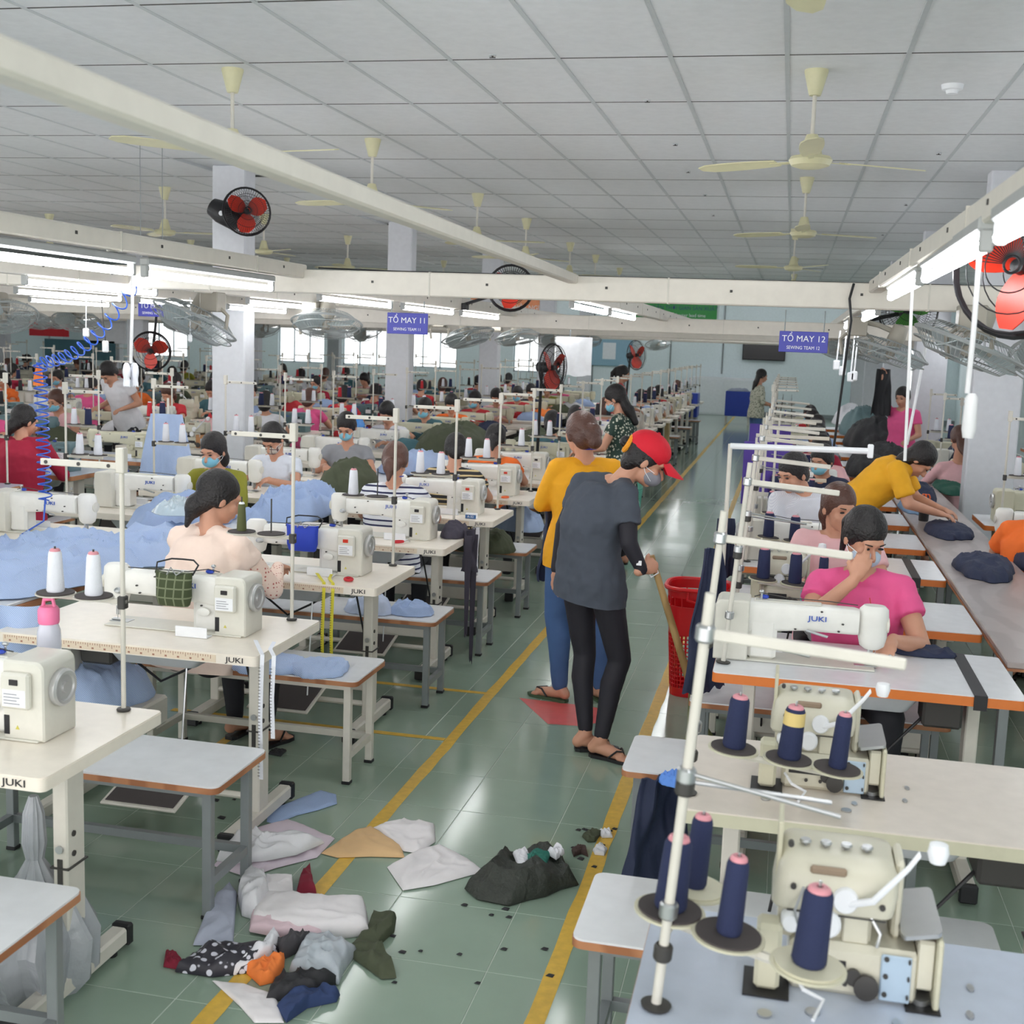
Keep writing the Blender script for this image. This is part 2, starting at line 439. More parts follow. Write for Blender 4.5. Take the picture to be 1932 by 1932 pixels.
S(MB().add([(-1.34, 6.36, .0012), (-1.10, 5.96, .0012), (-.93, 5.98, .0012), (-.87, 6.05, .0012), (-.80, 6.05, .0012), (-.80, 6.30, .0012), (-.98, 6.34, .0012)], [tuple(range(7))]).obj('floor_arrow', M_redp, smooth=False))

# ------------------------------------------------------------ ducts and lights above the rows
def duct(label, p0, p1, h=.13, w=.075, m=None, joints=True):
    """closed sheet-metal duct between two points (its centre line), slots and bolts along it"""
    p0, p1 = Vector(p0), Vector(p1); L = (p1-p0).length; an = math.atan2(p1.y-p0.y, p1.x-p0.x)
    e = empty('cable_duct', p0, an, label=label, cat='cable duct')
    MB().box(0, L, -w/2, w/2, -h/2, h/2, .006).obj('channel', m or M_duct, e)
    b = MB(); x = .6
    while x < L and joints:
        b.box(x-.004, x+.004, -w/2-.002, w/2+.002, -h/2-.002, h/2+.002); x += 1.2
    if b.v: b.obj('joint', M_leg, e, smooth=False)['kind'] = 'stuff'
    b = MB(); x = .3
    while x < L and joints:
        for s_ in (-1, 1): b.lathe([(.006, 0), (.006, .003)], 6, 'y', (x, s_*(w/2), h*.2)) if False else b.box(x-.006, x+.006, s_*w/2-.003, s_*w/2+.003, .0, .012)
        x += .6
    if b.v: b.obj('screw', M_dark, e, smooth=False)['kind'] = 'stuff'
    x = .4; b = MB()
    return e
def tube_proto():
    e = empty('fluorescent_light')
    MB().box(-.61, .61, -.020, .020, .030, .062, .006).obj('housing', mat('housing_grey', (176, 178, 178), .5), e)
    for s_ in (-1, 1): MB().box(s_*.6-.012, s_*.6+.012, -.014, .014, -.014, .034, .004).obj('lamp_holder', mat('housing_grey', (0, 0, 0)), e)
    MB().tube((-.588, 0, 0), (.588, 0, 0), .015, n=10).obj('light_tube', M_tube, e)
    return e
CUR[0] = PROTO; P_tube = tube_proto(); CUR[0] = COL
def lights(row, x, ys, z, side=0):
    for i, y in enumerate(ys):
        far = i > 5
        copy_tree(P_tube, None, (x, y, z), PI/2, ('lit fluorescent tube under the %s, %s from the camera' % (row, ORD[i])), 'tube lights')
duct('pale square duct crossing the whole view above the front rows', (-9.6, 6, 2.215), (3.2, 6, 2.215), .12)
duct('pale duct crossing high over the aisle behind the first crossing duct', (-9.6, 11, 2.135), (3.2, 11, 2.135))
for y in (16, 21, 26): duct('pale crossing duct in the distance, %s behind the aisle crossing' % ORD[int((y-11)/5)], (-20, y, 2.12), (3.2, y, 2.12), joints=False)
duct('slim pale pipe duct running from the top left corner to the crossing duct', (-.93, .9, 2.26), (-1.07, 6, 2.26), .045, .05, joints=False)
duct('pale duct with tube lights above the left front row', (-2.50, 1.2, 2.265), (-2.50, 6, 2.225), .07, .06)
lights('left front duct', -2.50, (2.35, 3.72, 5.02), 2.16)
duct('pale duct with tube lights above the right front row', (.42, 1.2, 2.26), (.36, 6, 2.23), .06, .06)
lights('right front duct', .385, (2.0, 3.38, 4.75), 2.185)
ROWX = (-1.12, -2.5, -3.5, -4.66, -6.2, -7.7, -9.6, -11.2, -13.2, -14.9)
ROWN = ('duct beside the aisle', 'second duct left of the aisle', 'third duct left of the aisle', 'fourth duct left of the aisle', 'fifth duct left of the aisle', 'sixth duct left of the aisle', 'seventh duct left', 'eighth duct left', 'ninth duct left', 'tenth duct left')
rr = random.Random(11)
for i, x in enumerate(ROWX):
    y0 = 6.05 if i < 2 else (2.5 if i == 2 else 6.5)
    z = 2.215 if i < 6 else 2.25
    duct('pale lighting %s of the crossing duct' % ROWN[i], (x, y0, z), (x, 31, z), .09, .06, joints=i < 4)
    n = 0; ys = []; y = y0+.8
    while y < 30.5 and n < (14 if i < 5 else 9):
        if min(abs(y-q) for q in (11, 16, 21, 26)) > .72: ys.append(y)
        y += rr.choice([1.45, 1.45, 2.4]) if i else rr.choice([1.35, 1.35, 2.6]); n += 1
        if y > 19 and i > 2: y += 1.2
    lights(ROWN[i], x, ys, z-.075)
duct('pale lighting duct above the right row beyond the crossing duct', (.40, 6.1, 2.23), (.40, 24, 2.2), .06, .06, joints=False)
lights('duct over the right row', .40, (6.9, 9.4, 12.6, 16.2, 20), 2.15)
for i_, (x_, y_) in enumerate([(x_, y_) for y_ in (33.4, 35.2) for x_ in (-19, -16.5, -14, -11.5, -9, -7, -5, -3, -1, 1, 3)]):  # two rows of extra tubes, added only to brighten the back wall
    copy_tree(P_tube, None, (x_, y_, ZC-.064), 0, 'added fluorescent tube at the ceiling to brighten the back wall, %s of two rows' % ORD[i_], 'added tube lights by the back wall')
duct('pale lighting duct above the long tables at the right', (1.9, 2.5, 2.23), (1.9, 20, 2.23), .07, .06)
lights('duct at the far right', 1.9, (6.4, 7.9, 9.3, 12.2, 15), 2.15)
# drop rods carrying the ducts
for (x, y) in ((-2.5, 3.0), (-1.05, 3.6), (.41, 3.5), (-2.5, 6), (-1.07, 6), (.36, 6), (-4.5, 6), (-7, 6), (1.6, 6)): pass

# ------------------------------------------------------------ ceiling fans
def ceiling_fan_proto(blades=3):
    e = empty('ceiling_fan')
    MB().lathe([(.030, -.13), (.034, -.12), (.062, -.012), (.062, 0)], 20).obj('canopy', M_cfan, e)
    MB().tube((0, 0, -.12), (0, 0, -.34), .011).obj('down_rod', M_leg, e)
    MB().lathe([(.030, -.33), (.034, -.34), (.060, -.435), (.062, -.44)], 20).obj('motor_cover', M_cfan, e)
    MB().lathe([(.06, -.437), (.105, -.445), (.115, -.462), (.100, -.49), (.06, -.503), (.0, -.505)], 24).obj('motor', M_cfan, e)
    for k in range(3):
        a = MB(); a.T = Matrix.Rotation(2*PI*k/3, 4, 'Z') @ Matrix.Translation((0, 0, -.463)) @ Matrix.Rotation(math.radians(10), 4, 'X')
        n = 8; v = []
        for i in range(n+1):
            x = .20+.50*i/n; wd = .042+.02*math.sin(PI*min(1, i/n*.9)); wd = wd*(1 if i < n else .5)
            for (yy, zz) in ((-wd, .003), (wd, .003), (wd, -.003), (-wd, -.003)): v.append((x, yy, zz+.0*i))
        f = [(0, 1, 2, 3), (4*n+3, 4*n+2, 4*n+1, 4*n)]
        for i in range(n):
            for q in range(4): f.append((4*i+q, 4*i+4+q, 4*i+4+(q+1) % 4, 4*i+(q+1) % 4))
        a.add(v, f); a.box(.09, .24, -.014, .014, -.006, -.002); a.obj('blade', M_cfan, e)
    return e
CUR[0] = PROTO; P_cf = ceiling_fan_proto(); CUR[0] = COL
fans = [(-.03, 3.2, 1.57), (.03, 6.85, 4.71), (.03, 10.96, .5), (-.05, 15.5, 1.1), (-.05, 20.3, .3), (-.05, 24.5, .8), (-3.2, 6.64, 1.9), (-3.19, 9.0, .8), (-3.22, 12.3, .2), (-3.23, 14.7, .9), (-3.3, 18.1, .4), (-3.3, 20.5, 1.3), (-3.35, 23.8, .2),
        (-6.55, 12.0, .2), (-6.6, 14.6, 1.4), (-6.6, 17.6, .6), (-6.55, 19.6, .1), (-6.6, 22.8, 1.0), (-9.9, 15, .7), (-9.9, 19, .2), (-9.9, 23, .9)]
rown = {0: 'over the right row', -3: 'over the left front rows', -7: 'over the far left rows', -10: 'near the left wall'}
cnt = {}
for x, y, a in fans:
    k = round(x) if round(x) != -6 else -7
    cnt[k] = cnt.get(k, 0)+1
    copy_tree(P_cf, None, (x, y, ZC), a, 'cream three-bladed ceiling fan %s, %s from the camera' % (rown[k], ORD[cnt[k]-1]), 'ceiling fans')
o = empty('smoke_detector', (.76, 7.25, ZC), label='round white smoke detector on the ceiling at the upper right', cat='smoke detector')
MB().lathe([(.0, -.05), (.03, -.048), (.034, -.03), (.055, -.026), (.06, 0)], 20).obj('housing', M_wht, o); MB().lathe([(.03, -.045), (.031, -.034)], 16).obj('sensor_slot', M_dark, o)
for i, (x, y) in enumerate(((-.95, 7.6), (-.93, 9.2), (-.95, 10.6), (-.92, 12.2), (-.95, 14), (.95, 9.6), (1.0, 12.8), (-1.62, 6.4), (1.0, 16.))):
    o = empty('sprinkler', (x, y, ZC), label='small dark ceiling nozzle, %s of the line along the ceiling' % ORD[i], cat='sprinkler', group='ceiling nozzles')
    MB().lathe([(.02, 0), (.02, -.006)], 10).obj('rosette', M_tbar, o); MB().tube((0, 0, 0), (0, 0, -.012), .005).tube((-.016, 0, -.014), (.016, 0, -.014), .0025).obj('nozzle', M_dark, o)

# ------------------------------------------------------------ furniture prototypes (origin on the floor / table top)
def rbox(L, W, z0, z1, r=.02, n=4):
    pts = []
    for (sx, sy, a0) in ((1, 1, 0), (-1, 1, 90), (-1, -1, 180), (1, -1, 270)):
        for i in range(n+1):
            a = math.radians(a0+90*i/n); pts.append((sx*(L/2-r)+r*math.cos(a), sy*(W/2-r)+r*math.sin(a)))
    return pts
def table_proto(kind, L=1.08, W=.62):
    e = empty('sewing_table'); H = .78; T = .038
    top = {'cream': M_cream, 'orange': M_lam, 'lamc': M_lamc, 'lamb': M_lamb}[kind]
    edge = {'cream': M_cream, 'orange': M_orange, 'lamc': M_old, 'lamb': M_wood}[kind]
    MB().prism(rbox(L, W, 0, 0, .02), H-.004, H, 'xy').obj('tabletop', top, e)
    MB().prism(rbox(L+.003, W+.003, 0, 0, .02), H-T, H-.004, 'xy').obj('edge_band', edge, e)
    if kind == 'cream':
        MB().box(-L/2+.04, L/2-.16, -W/2-.003, -W/2+.0, H-.034, H-.007).obj('ruler_strip', mat('ruler_buff', (232, 214, 190), .5), e)
        b = MB(); i = 0; x = -L/2+.05
        while x < L/2-.17:
            b.box(x-.0007, x+.0007, -W/2-.004, -W/2-.002, H-.008-(.014 if i % 5 == 0 else .007), H-.008)
            if i % 5 == 2: b.box(x-.004, x+.004, -W/2-.004, -W/2-.002, H-.030, H-.024)
            x += .01; i += 1
        tag(b.obj('ruler_marks', mat('ruler_ink', (170, 120, 100), .6), e, smooth=False), kind='stuff')
        text('lettering', 'JUKI', .028, M_ink, e, (L/2-.085, -W/2-.003, H-.02), (PI/2, 0, 0), sx=1.35)
    lm = M_leg; xl = L/2-.13
    for s in (-1, 1):
        leg = MB().box(s*xl-.024, s*xl+.024, -.045, .045, .07, .735, .005).obj('leg', lm, e)
        MB().box(s*xl-.03, s*xl+.03, -.05, .05, .40, .405).obj('leg_joint', M_dark, leg, smooth=False)
        for zz in (.30, .44, .50): MB().tube((s*xl+s*.022, -.015, zz), (s*xl+s*.028, -.015, zz), .009, n=8).obj('bolt', M_dark, leg)
        MB().box(s*xl-.008, s*xl+.008, -.048, -.044, .34, .43, .0).obj('slot', M_dark, leg, smooth=False)
        MB().tube((s*xl, -.043, .46), (s*xl, -.052, .46), .012, n=10).obj('bolt', M_steel, leg)
        MB().box(s*xl-.03, s*xl+.03, -.22, .22, .715, .742, .004).obj('bracket', lm, e)
        foot = MB().box(s*xl-.028, s*xl+.028, -.27, .27, .018, .075, .008).obj('foot', lm, e)
        for q in (-1, 1): MB().box(s*xl-.032, s*xl+.032, q*.27, q*.30, .010, .080, .006).obj('end_cap', M_black, foot)
        for q in (-1, 1): MB().tube((s*xl, q*.22, 0), (s*xl, q*.22, .02), .018, n=10).obj('floor_pad', M_black, foot)
    MB().box(-xl, xl, .05, .065, .17, .25, .003).obj('crossbar', lm, e)
    MB().tube((-xl, -.03, .13), (xl, -.03, .13), .014).obj('pedal_bar', lm, e)
    p = MB(); p.T = Matrix.Translation((.02, -.12, .15)) @ Matrix.Rotation(math.radians(14), 4, 'X')
    p.box(-.16, .16, -.13, .13, -.006, .006, .004); p.obj('pedal_frame', M_leg, e)
    p = MB(); p.T = Matrix.Translation((.02, -.12, .15)) @ Matrix.Rotation(math.radians(14), 4, 'X')
    p.box(-.145, .145, -.115, .115, .006, .010, .002); p.obj('pedal_mat', M_felt, e)
    MB().tube((.12, -.10, .16), (.10, .0, .62), .004, n=6).obj('pull_rod', M_steel, e)
    MB().loft([[(x*k, y*k2+.02, z) for x, y in rbox(.40, .22, 0, 0, .03)] for (z, k, k2) in ((.74, 1.1, 1.1), (.70, 1.05, 1.05), (.64, .85, .8), (.635, .8, .75))]).obj('oil_pan', mat('pan_grey', (196, 200, 204), .3), e)
    MB().box(-.36, -.22, -.02, .14, .60, .735, .01).obj('control_box', M_dark, e)
    MB().path([(-.22, .1, .62), (-.1, .16, .5), (.05, .12, .58), (.2, .1, .68)], .006, 6).obj('cable', M_black, e)
    MB().path([(.26, .15, .72), (.3, .2, .45), (.36, .12, .3), (.36, .06, .2)], .005, 6).obj('cable', M_black, e)
    return e
def bench_proto(legm, edge, L=1.05, W=.40, H=.48):
    e = empty('work_bench')
    MB().prism(rbox(L, W, 0, 0, .03), H-.006, H, 'xy').obj('top', M_lam, e)
    MB().prism(rbox(L+.004, W+.004, 0, 0, .03), H-.026, H-.006, 'xy').obj('edge_band', edge, e)
    MB().box(-L/2+.05, L/2-.05, -W/2+.04, W/2-.04, H-.055, H-.026).obj('rail', legm, e, smooth=False)
    for sx in (-1, 1):
        for sy in (-1, 1):
            x, y = sx*(L/2-.055), sy*(W/2-.055)
            l = MB().box(x-.016, x+.016, y-.016, y+.016, .012, H-.026, .002).obj('leg', legm, e)
            MB().box(x-.019, x+.019, y-.019, y+.019, 0, .014, .002).obj('rubber_foot', M_black, l)
        MB().box(sx*(L/2-.055)-.013, sx*(L/2-.055)+.013, -W/2+.055, W/2-.055, .11, .14).obj('stretcher', legm, e, smooth=False)
    MB().box(-L/2+.055, L/2-.055, W/2-.07, W/2-.045, .11, .14).obj('stretcher', legm, e, smooth=False)
    return e
def sew_proto(body, motor, dark=False):
    """lockstitch machine, operator side -Y, needle at -X"""
    e = empty('sewing_machine')
    MB().box(-.255, .245, -.09, .09, 0, .007, .002).obj('bed', motor, e)
    MB().box(-.262, -.20, -.03, .03, .007, .009, .0005).obj('needle_plate', M_steel, e)
    pr = [(.26, .125), (.262, .105), (.255, .0), (.10, 0), (.10, .27), (.11, .282), (.235, .282), (.258, .27), (.262, .24)]
    # motor housing: rounded box lofted along y
    r = []
    for (y, k) in ((-.082, .94), (-.075, 1), (.095, 1), (.103, .94)):
        cxm, czm = .182, .141; hw, hh = .082*k, .141*k
        ring = []
        for (sx, sz, a0, rad) in ((1, 1, 0, .03), (-1, 1, 90, .012), (-1, -1, 180, .004), (1, -1, 270, .006)):
            for i in range(4):
                a = math.radians(a0+90*i/3); ring.append((cxm+sx*(hw-rad)+rad*math.cos(a), y, max(.0008, czm+sz*(hh-rad)+rad*math.sin(a))))
        r.append(ring)
    MB().loft(r).obj('motor_housing', motor, e)
    MB().box(.108, .222, -.108, -.08, .118, .245, .008).obj('control_panel', motor, e)
    MB().box(.118, .212, -.1095, -.107, .128, .188, .001).obj('instruction_sticker', M_wht, e)
    b = MB()
    for i in range(4): b.box(.126+.0*i, .190-.012*(i % 2), -.1105, -.109, .138+i*.011, .141+i*.011)
    tag(b.obj('sticker_print', mat('print_grey', (150, 150, 160), .6), e, smooth=False), kind='stuff')
    MB().box(.148, .182, -.1115, -.107, .204, .224, .001).obj('display', M_ink if not dark else M_red, e)
    MB().box(.104, .126, -.0845, -.08, .02, .088, .001).obj('vent_slot', M_black, e)
    MB().prism([(.150, .04), (.166, .04), (.158, .054)], -.0835, -.082).obj('warning_mark', mat('mark_yellow', (210, 200, 90), .5), e, smooth=False)
    hwm = mat('wheel_grey', (196, 196, 196), .3, metal=.35)
    hwl = MB().lathe([(.0, .262), (.062, .262), (.066, .268), (.066, .286), (.058, .292), (.048, .290), (.044, .284), (.02, .284), (.018, .292), (.0, .292)], 26, 'x', (0, .01, .175)).obj('handwheel', hwm, e)
    MB().tube((.291, .01, .175), (.295, .01, .175), .007, n=8).obj('hub_screw', M_dark, hwl)
    MB().box(.02, .103, -.052, .06, .007, .19, .012).obj('column', body, e)
    arm = MB()
    rings = []
    for (x, z0, z1, hy) in ((-.205, .150, .262, .046), (-.19, .150, .268, .050), (-.05, .150, .270, .054), (.0, .142, .272, .056), (.10, .125, .272, .060)):
        ring = []
        for (sy, sz, a0, rad) in ((1, 1, 0, .025), (-1, 1, 90, .025), (-1, -1, 180, .02), (1, -1, 270, .02)):
            for i in range(4):
                a = math.radians(a0+90*i/3); ring.append((x, sy*(hy-rad)+rad*math.cos(a), (z1-rad if sz > 0 else z0+rad)+rad*math.sin(a)))
        rings.append(ring)
    arm.loft(rings).obj('arm', body, e)
    MB().box(-.10, .09, -.03, .03, .27, .276, .003).obj('top_cover', motor, e)
    MB().path([(-.20, -.02, .278), (-.12, -.035, .282), (.0, -.036, .284), (.06, -.02, .300), (.09, 0, .286)], .0025, 5).obj('thread_guide', M_dark, e)
    MB().tube((.07, 0, .272), (.07, 0, .31), .003, n=6).ell((.07, 0, .312), (.008, .008, .008)).obj('thread_post', M_steel, e)
    # needle head
    rings = []
    for (z, hx, hy) in ((.085, .020, .028), (.10, .034, .040), (.14, .040, .048), (.24, .042, .050), (.272, .040, .048), (.288, .030, .036)):
        rings.append([(-.245+hx*math.cos(a), hy*math.sin(a)*(1 if abs(math.sin(a)) < .9 else .96), z) for a in [2*PI*i/16 for i in range(16)]])
    MB().loft(rings).obj('needle_head', body, e)
    fp = MB().lathe([(.03, 0), (.034, -.004), (.034, -.008), (.0, -.011)], 18, 'x', (-.280, 0, .20)); fp.obj('face_plate', motor, e)
    MB().tube((-.245, 0, .09), (-.245, 0, .035), .005, n=8).obj('needle_bar', M_steel, e)
    MB().tube((-.245, 0, .04), (-.245, 0, .012), .0012, n=5).obj('needle', M_steel, e)
    MB().tube((-.238, .012, .09), (-.238, .012, .03), .005, n=8).box(-.262, -.228, -.012, .014, .010, .016, .002).obj('presser_foot', M_steel, e)
    MB().lathe([(.014, -.058), (.016, -.064), (.010, -.068), (.014, -.072), (.006, -.082)], 14, 'y', (0, 0, 0)).obj('tension_disc', M_steel, e).location = (-.215, 0, .17)
    MB().lathe([(.018, -.055), (.020, -.075), (.014, -.078), (.0, -.078)], 16, 'y').obj('stitch_dial', body, e).location = (.062, 0, .105)
    MB().box(.05, .074, -.02, .0, .278, .296, .005).obj('oil_window', M_bluep, e)
    MB().tube((-.06, .062, .16), (-.12, .075, .14), .006, n=8).obj('knee_lifter', M_steel, e)
    text('lettering', 'JUKI', .034, M_juki, e, (.010 if not dark else -.1, -.0640, .222), (PI/2, 0, 0), ext=.0015, sx=1.35)
    text('lettering', 'JUKI', .034, M_juki, e, (-.09, .0562, .215), (PI/2, 0, PI), ext=.0025, sx=1.35)
    b = MB()
    for (x, z) in ((-.16, .20), (-.15, .165), (-.03, .16), (.05, .13), (.08, .24), (-.1, .25)):
        b.tube((x, .045, z), (x, .0585, z), .004, n=6); b.tube((x, -.045, z), (x, -.0585, z), .004, n=6)
    tag(b.obj('screw', M_dark, e), kind='stuff')
    # bobbin winder bracket on the bed front
    MB().box(-.0, .10, -.155, -.15, .0, .05, .002).box(.0, .1, -.155, -.10, 0, .004, .001).obj('thread_bracket', M_wht, e)
    fx = lambda x: x if x >= .245 else (.1+(x-.1)*1.32 if x < .1 else x)
    for ch in e.children:
        txt = ch.name.startswith('lettering'); L0 = ch.location.copy()
        ch.location = (fx(L0.x), L0.y, L0.z*.82)
        if txt: ch.scale = (.8, .8, .8); continue
        for vv in ch.data.vertices:
            X_ = vv.co.x+L0.x
            X_ = .1+(X_-.1)*1.32 if X_ < .1 else .1+(X_-.1)*.78
            vv.co.x = X_-ch.location.x; vv.co.z = (vv.co.z+L0.z)*.82-ch.location.z
            vv.co.y *= .88
        for q in ch.children:
            for vv in q.data.vertices: vv.co.x = .1+(vv.co.x-.1)*.78; vv.co.z *= .82; vv.co.y *= .88
    for ch in e.children:
        if ch.name.startswith('lettering'): ch.location.y *= .88
    return e
def inter_proto(body):
    """interlock machine, seen from behind it is the -Y side; cloth plate at +X"""
    e = empty('interlock_machine')
    MB().box(-.135, -.045, -.145, -.04, .0, .003).box(.20, .33, -.12, -.09, 0, .003).obj('table_slot_shade', M_black, e, smooth=False)  # flat black plates stand in for the shade inside open slots
    for (x, y) in ((-.09, -.20), (.0, -.17), (.13, -.22), (.16, -.165), (.44, -.10), (.47, .0)): MB().tube((x, y, 0), (x, y, .003), .014, n=14).obj('table_plug', M_steel, e)
    MB().box(-.05, .24, -.10, .10, .0, .10, .012).obj('base', body, e)
    MB().box(-.03, .06, -.104, -.098, .045, .07, .001).obj('base_recess', M_black, e, smooth=False)
    MB().lathe([(.020, -.10), (.024, -.108), (.024, -.116), (.012, -.118), (0, -.118)], 16, 'y', (.10, 0, .030)).obj('adjuster', M_dark, e)
    MB().path([(.09, -.08, .17), (.12, -.10, .13), (.115, -.10, .105)], .004, 6).path([(-.03, -.095, .20), (-.045, -.11, .16), (-.03, -.10, .11)], .003, 5).obj('oil_tube', M_steel, e)
    MB().lathe([(.0, -.105), (.03, -.105), (.034, -.10), (.034, -.09)][:0] or [(.0, -.105), (.022, -.105), (.025, -.10), (.025, -.09)], 18, 'y', (.05, 0, .185)).obj('sight_cover', M_wht, e)
    MB().box(-.06, .13, -.0935, -.0925, .150, .153).obj('seam', M_dark, e, smooth=False)
    MB().box(-.115, -.065, -.125, -.07, .004, .13, .008).obj('belt_guard', M_old, e)
    MB().box(.235, .30, -.095, .095, .03, .125, .006).obj('side_frame', body, e)
    MB().box(.30, .325, -.11, .10, -.0, .135, .006).obj('side_lug', M_old, e)
    MB().prism([(-.075, .09), (.105, .09), (.105, .14), (.125, .17), (-.075, .17)], -.07, .075).obj('column', body, e)
    rings = []
    for (z, x0, x1, hy) in ((.145, -.085, .135, .080), (.155, -.09, .145, .092), (.19, -.085, .15, .098), (.225, -.08, .15, .092), (.243, -.07, .14, .075), (.250, -.055, .12, .05)):
        ring = []
        for (sx, sy, a0) in ((1, 1, 0), (-1, 1, 90), (-1, -1, 180), (1, -1, 270)):
            for i in range(4):
                a = math.radians(a0+30*i); rad = .025
                ring.append(((x1-rad if sx > 0 else x0+rad)+rad*math.cos(a), sy*(hy-rad)+rad*math.sin(a), z))
        rings.append(ring)
    MB().loft(rings).obj('head', body, e)
    MB().box(.145, .175, -.05, .05, .10, .25, .008).obj('needle_head', body, e)
    b = MB(); b.T = Matrix.Translation((.245, .0, .135)) @ Matrix.Rotation(math.radians(-6), 4, 'Y')
    b.prism(rbox(.15, .20, 0, 0, .02), -.004, .004, 'xy'); b.obj('cloth_plate', M_steel, e)
    MB().box(.125, .215, -.106, -.10, .006, .095, .003).obj('cover_plate', mat('plate_bluegrey', (176, 196, 214), .35), e)
    b = MB()
    for (x, z) in ((.135, .02), (.205, .02), (.135, .055), (.205, .055), (.135, .088), (.205, .088), (.02, .03), (.06, .03)): b.tube((x, -.106, z), (x, -.109, z), .005, n=8)
    for (x, z) in ((-.05, .20), (.11, .20), (.12, .18), (-.06, .28)): b.tube((x, -.09, z), (x, -.101, z), .006, n=8)
    tag(b.obj('screw', M_dark, e), kind='stuff')
    MB().box(-.02, .05, -.096, -.086, .226, .242, .004).obj('grip_recess', mat('recess_brown', (150, 130, 110), .6), e)
    for (x, z, r) in ((.02, .135, .026), (-.05, .13, .020)): MB().lathe([(r, -.07), (r, -.10), (r*.8, -.106), (0, -.106)], 18, 'y', (x, 0, z)).obj('dial', M_wht, e)
    MB().box(-.045, -.005, -.076, -.069, .10, .15, .001).obj('drive_opening', M_black, e)
    MB().box(.05, .10, -.085, -.07, .098, .165, .003).obj('guard', body, e)
    MB().lathe([(.014, -.10), (.016, -.112), (0, -.112)], 14, 'y', (.075, 0, .045)).obj('knob', M_dark, e)
    MB().box(-.085, -.075, -.05, .05, .17, .30, .002).obj('side_cover', M_old, e)
    b = MB()
    for i in range(4): b.tube((-.03+i*.04, -.02, .248), (-.03+i*.04, -.02, .262), .004, n=6).lathe([(.010, .255), (.012, .258), (.010, .262)], 10, 'z', (-.03+i*.04, -.02, 0))
    b.obj('tension_post', M_steel, e)
    MB().path([(-.04, -.10, .04), (-.02, -.15, .03), (.02, -.14, .01), (.0, -.2, .002)], .004, 6).obj('cable', M_wht, e)
    lp = MB().path([(.04, -.09, .17), (.10, -.12, .20), (.17, -.11, .265), (.21, -.10, .29)], .007, 8).obj('lamp_arm', M_wht, e)
    MB().lathe([(.0, -.02), (.014, -.018), (.019, 0), (.016, .016), (0, .02)], 14, 'z', (.212, -.10, .297)).obj('lamp_head', M_wht, lp)
    MB().tube((.26, -.05, .0), (.26, -.05, .012), .05, n=20).obj('bed_ring', M_steel, e)
    for ch in e.children:
        for vv in ch.data.vertices: vv.co.x = vv.co.x*.93+.014 if vv.co.x <= .15 else .1535+(vv.co.x-.15)*.47
    return e
def stand_proto():
    """two-cone stand: pole at origin, arms toward -X"""
    e = empty('thread_stand')
    MB().tube((0, 0, 0), (0, 0, .80), .0075, n=10).obj('pole', M_leg, e)
    MB().lathe([(.02, 0), (.022, .004), (.02, .008), (.009, .009)], 14).obj('base_nut', M_dark, e)
    MB().box(-.27, .015, -.006, .006, .745, .765, .002).obj('top_bar', M_leg, e)
    MB().box(-.014, .014, -.014, .014, .735, .81, .003).obj('top_cap', M_leg, e)
    for x in (-.25, -.14, -.04): MB().tube((x, -.008, .755), (x, .008, .755), .006, n=8).obj('thread_eye', M_dark, e)
    MB().box(-.26, .012, -.008, .008, .335, .35, .002).obj('cone_bar', M_leg, e)
    MB().box(-.012, .012, -.014, .014, .32, .36, .003).obj('clamp', M_dark, e)
    for x in (-.085, -.215):
        d = MB().lathe([(.055, .350), (.060, .352), (.060, .355), (.02, .357)], 24, 'z', (x, -.02, 0)).obj('cone_plate', M_leg, e)
        MB().lathe([(.056, .356), (.056, .360), (0, .361)], 24, 'z', (x, -.02, 0)).obj('felt_pad', M_felt, d)
        MB().tube((x, -.02, .36), (x, -.02, .50), .003, n=6).obj('spindle', M_dark, e)
    return e
S2 = {0: ((.105, -.04), (.245, -.05), (.365, -.06)), 1: ((0, .06), (.108, .01), (.245, -.04), (.035, .17))}
def stand2_proto(cream=False):
    """four-cone stand for the interlock machines: arms toward +X"""
    e = empty('thread_stand')
    MB().tube((0, 0, 0), (0, 0, .76), .009, n=12).obj('pole', M_leg, e)
    MB().lathe([(.026, 0), (.028, .005), (.012, .008)], 16).obj('base_nut', M_dark, e)
    for z in (.09, .17, .40, .42, .675): MB().lathe([(.014, z), (.017, z+.004), (.017, z+.026), (.014, z+.03)], 12).obj('collar', M_dark if z in (.09, .40) else M_steel, e)
    MB().box(0, .33, -.006, .006, .68, .70, .003).obj('top_bar', M_leg, e)
    MB().tube((0, 0, .44), (.26, -.05, .43), .004, n=8).obj('guide_rod', M_steel, e)
    MB().tube((0, 0, .425), (.25, .05, .415), .004, n=8).obj('guide_rod', M_steel, e)
    P_ = S2[int(cream)]
    MB().path([(P_[0][0]-.02, P_[0][1], .141), (P_[1][0], P_[1][1], .141), (P_[2][0]+.02, P_[2][1], .141)], .009, 6).obj('cone_bar', M_leg, e)
    if cream: MB().path([(0, 0, .141), (P_[3][0], P_[3][1], .141)], .008, 6).obj('cone_bar', M_leg, e)
    for i, (x, y) in enumerate(S2[int(cream)]):
        d = MB().lathe([(.055, .150), (.065, .153), (.065, .157), (.02, .158)], 28, 'z', (x, y, 0)).obj('cone_plate', M_old, e)
        MB().lathe([(.058, .157), (.058, .161), (0, .162)], 28, 'z', (x, y, 0)).obj('felt_pad', M_old if (i >= 2 and cream) else M_felt, d)
        MB().tube((x, y, .16), (x, y, .31), .003, n=6).obj('spindle', M_steel, e)
    return e
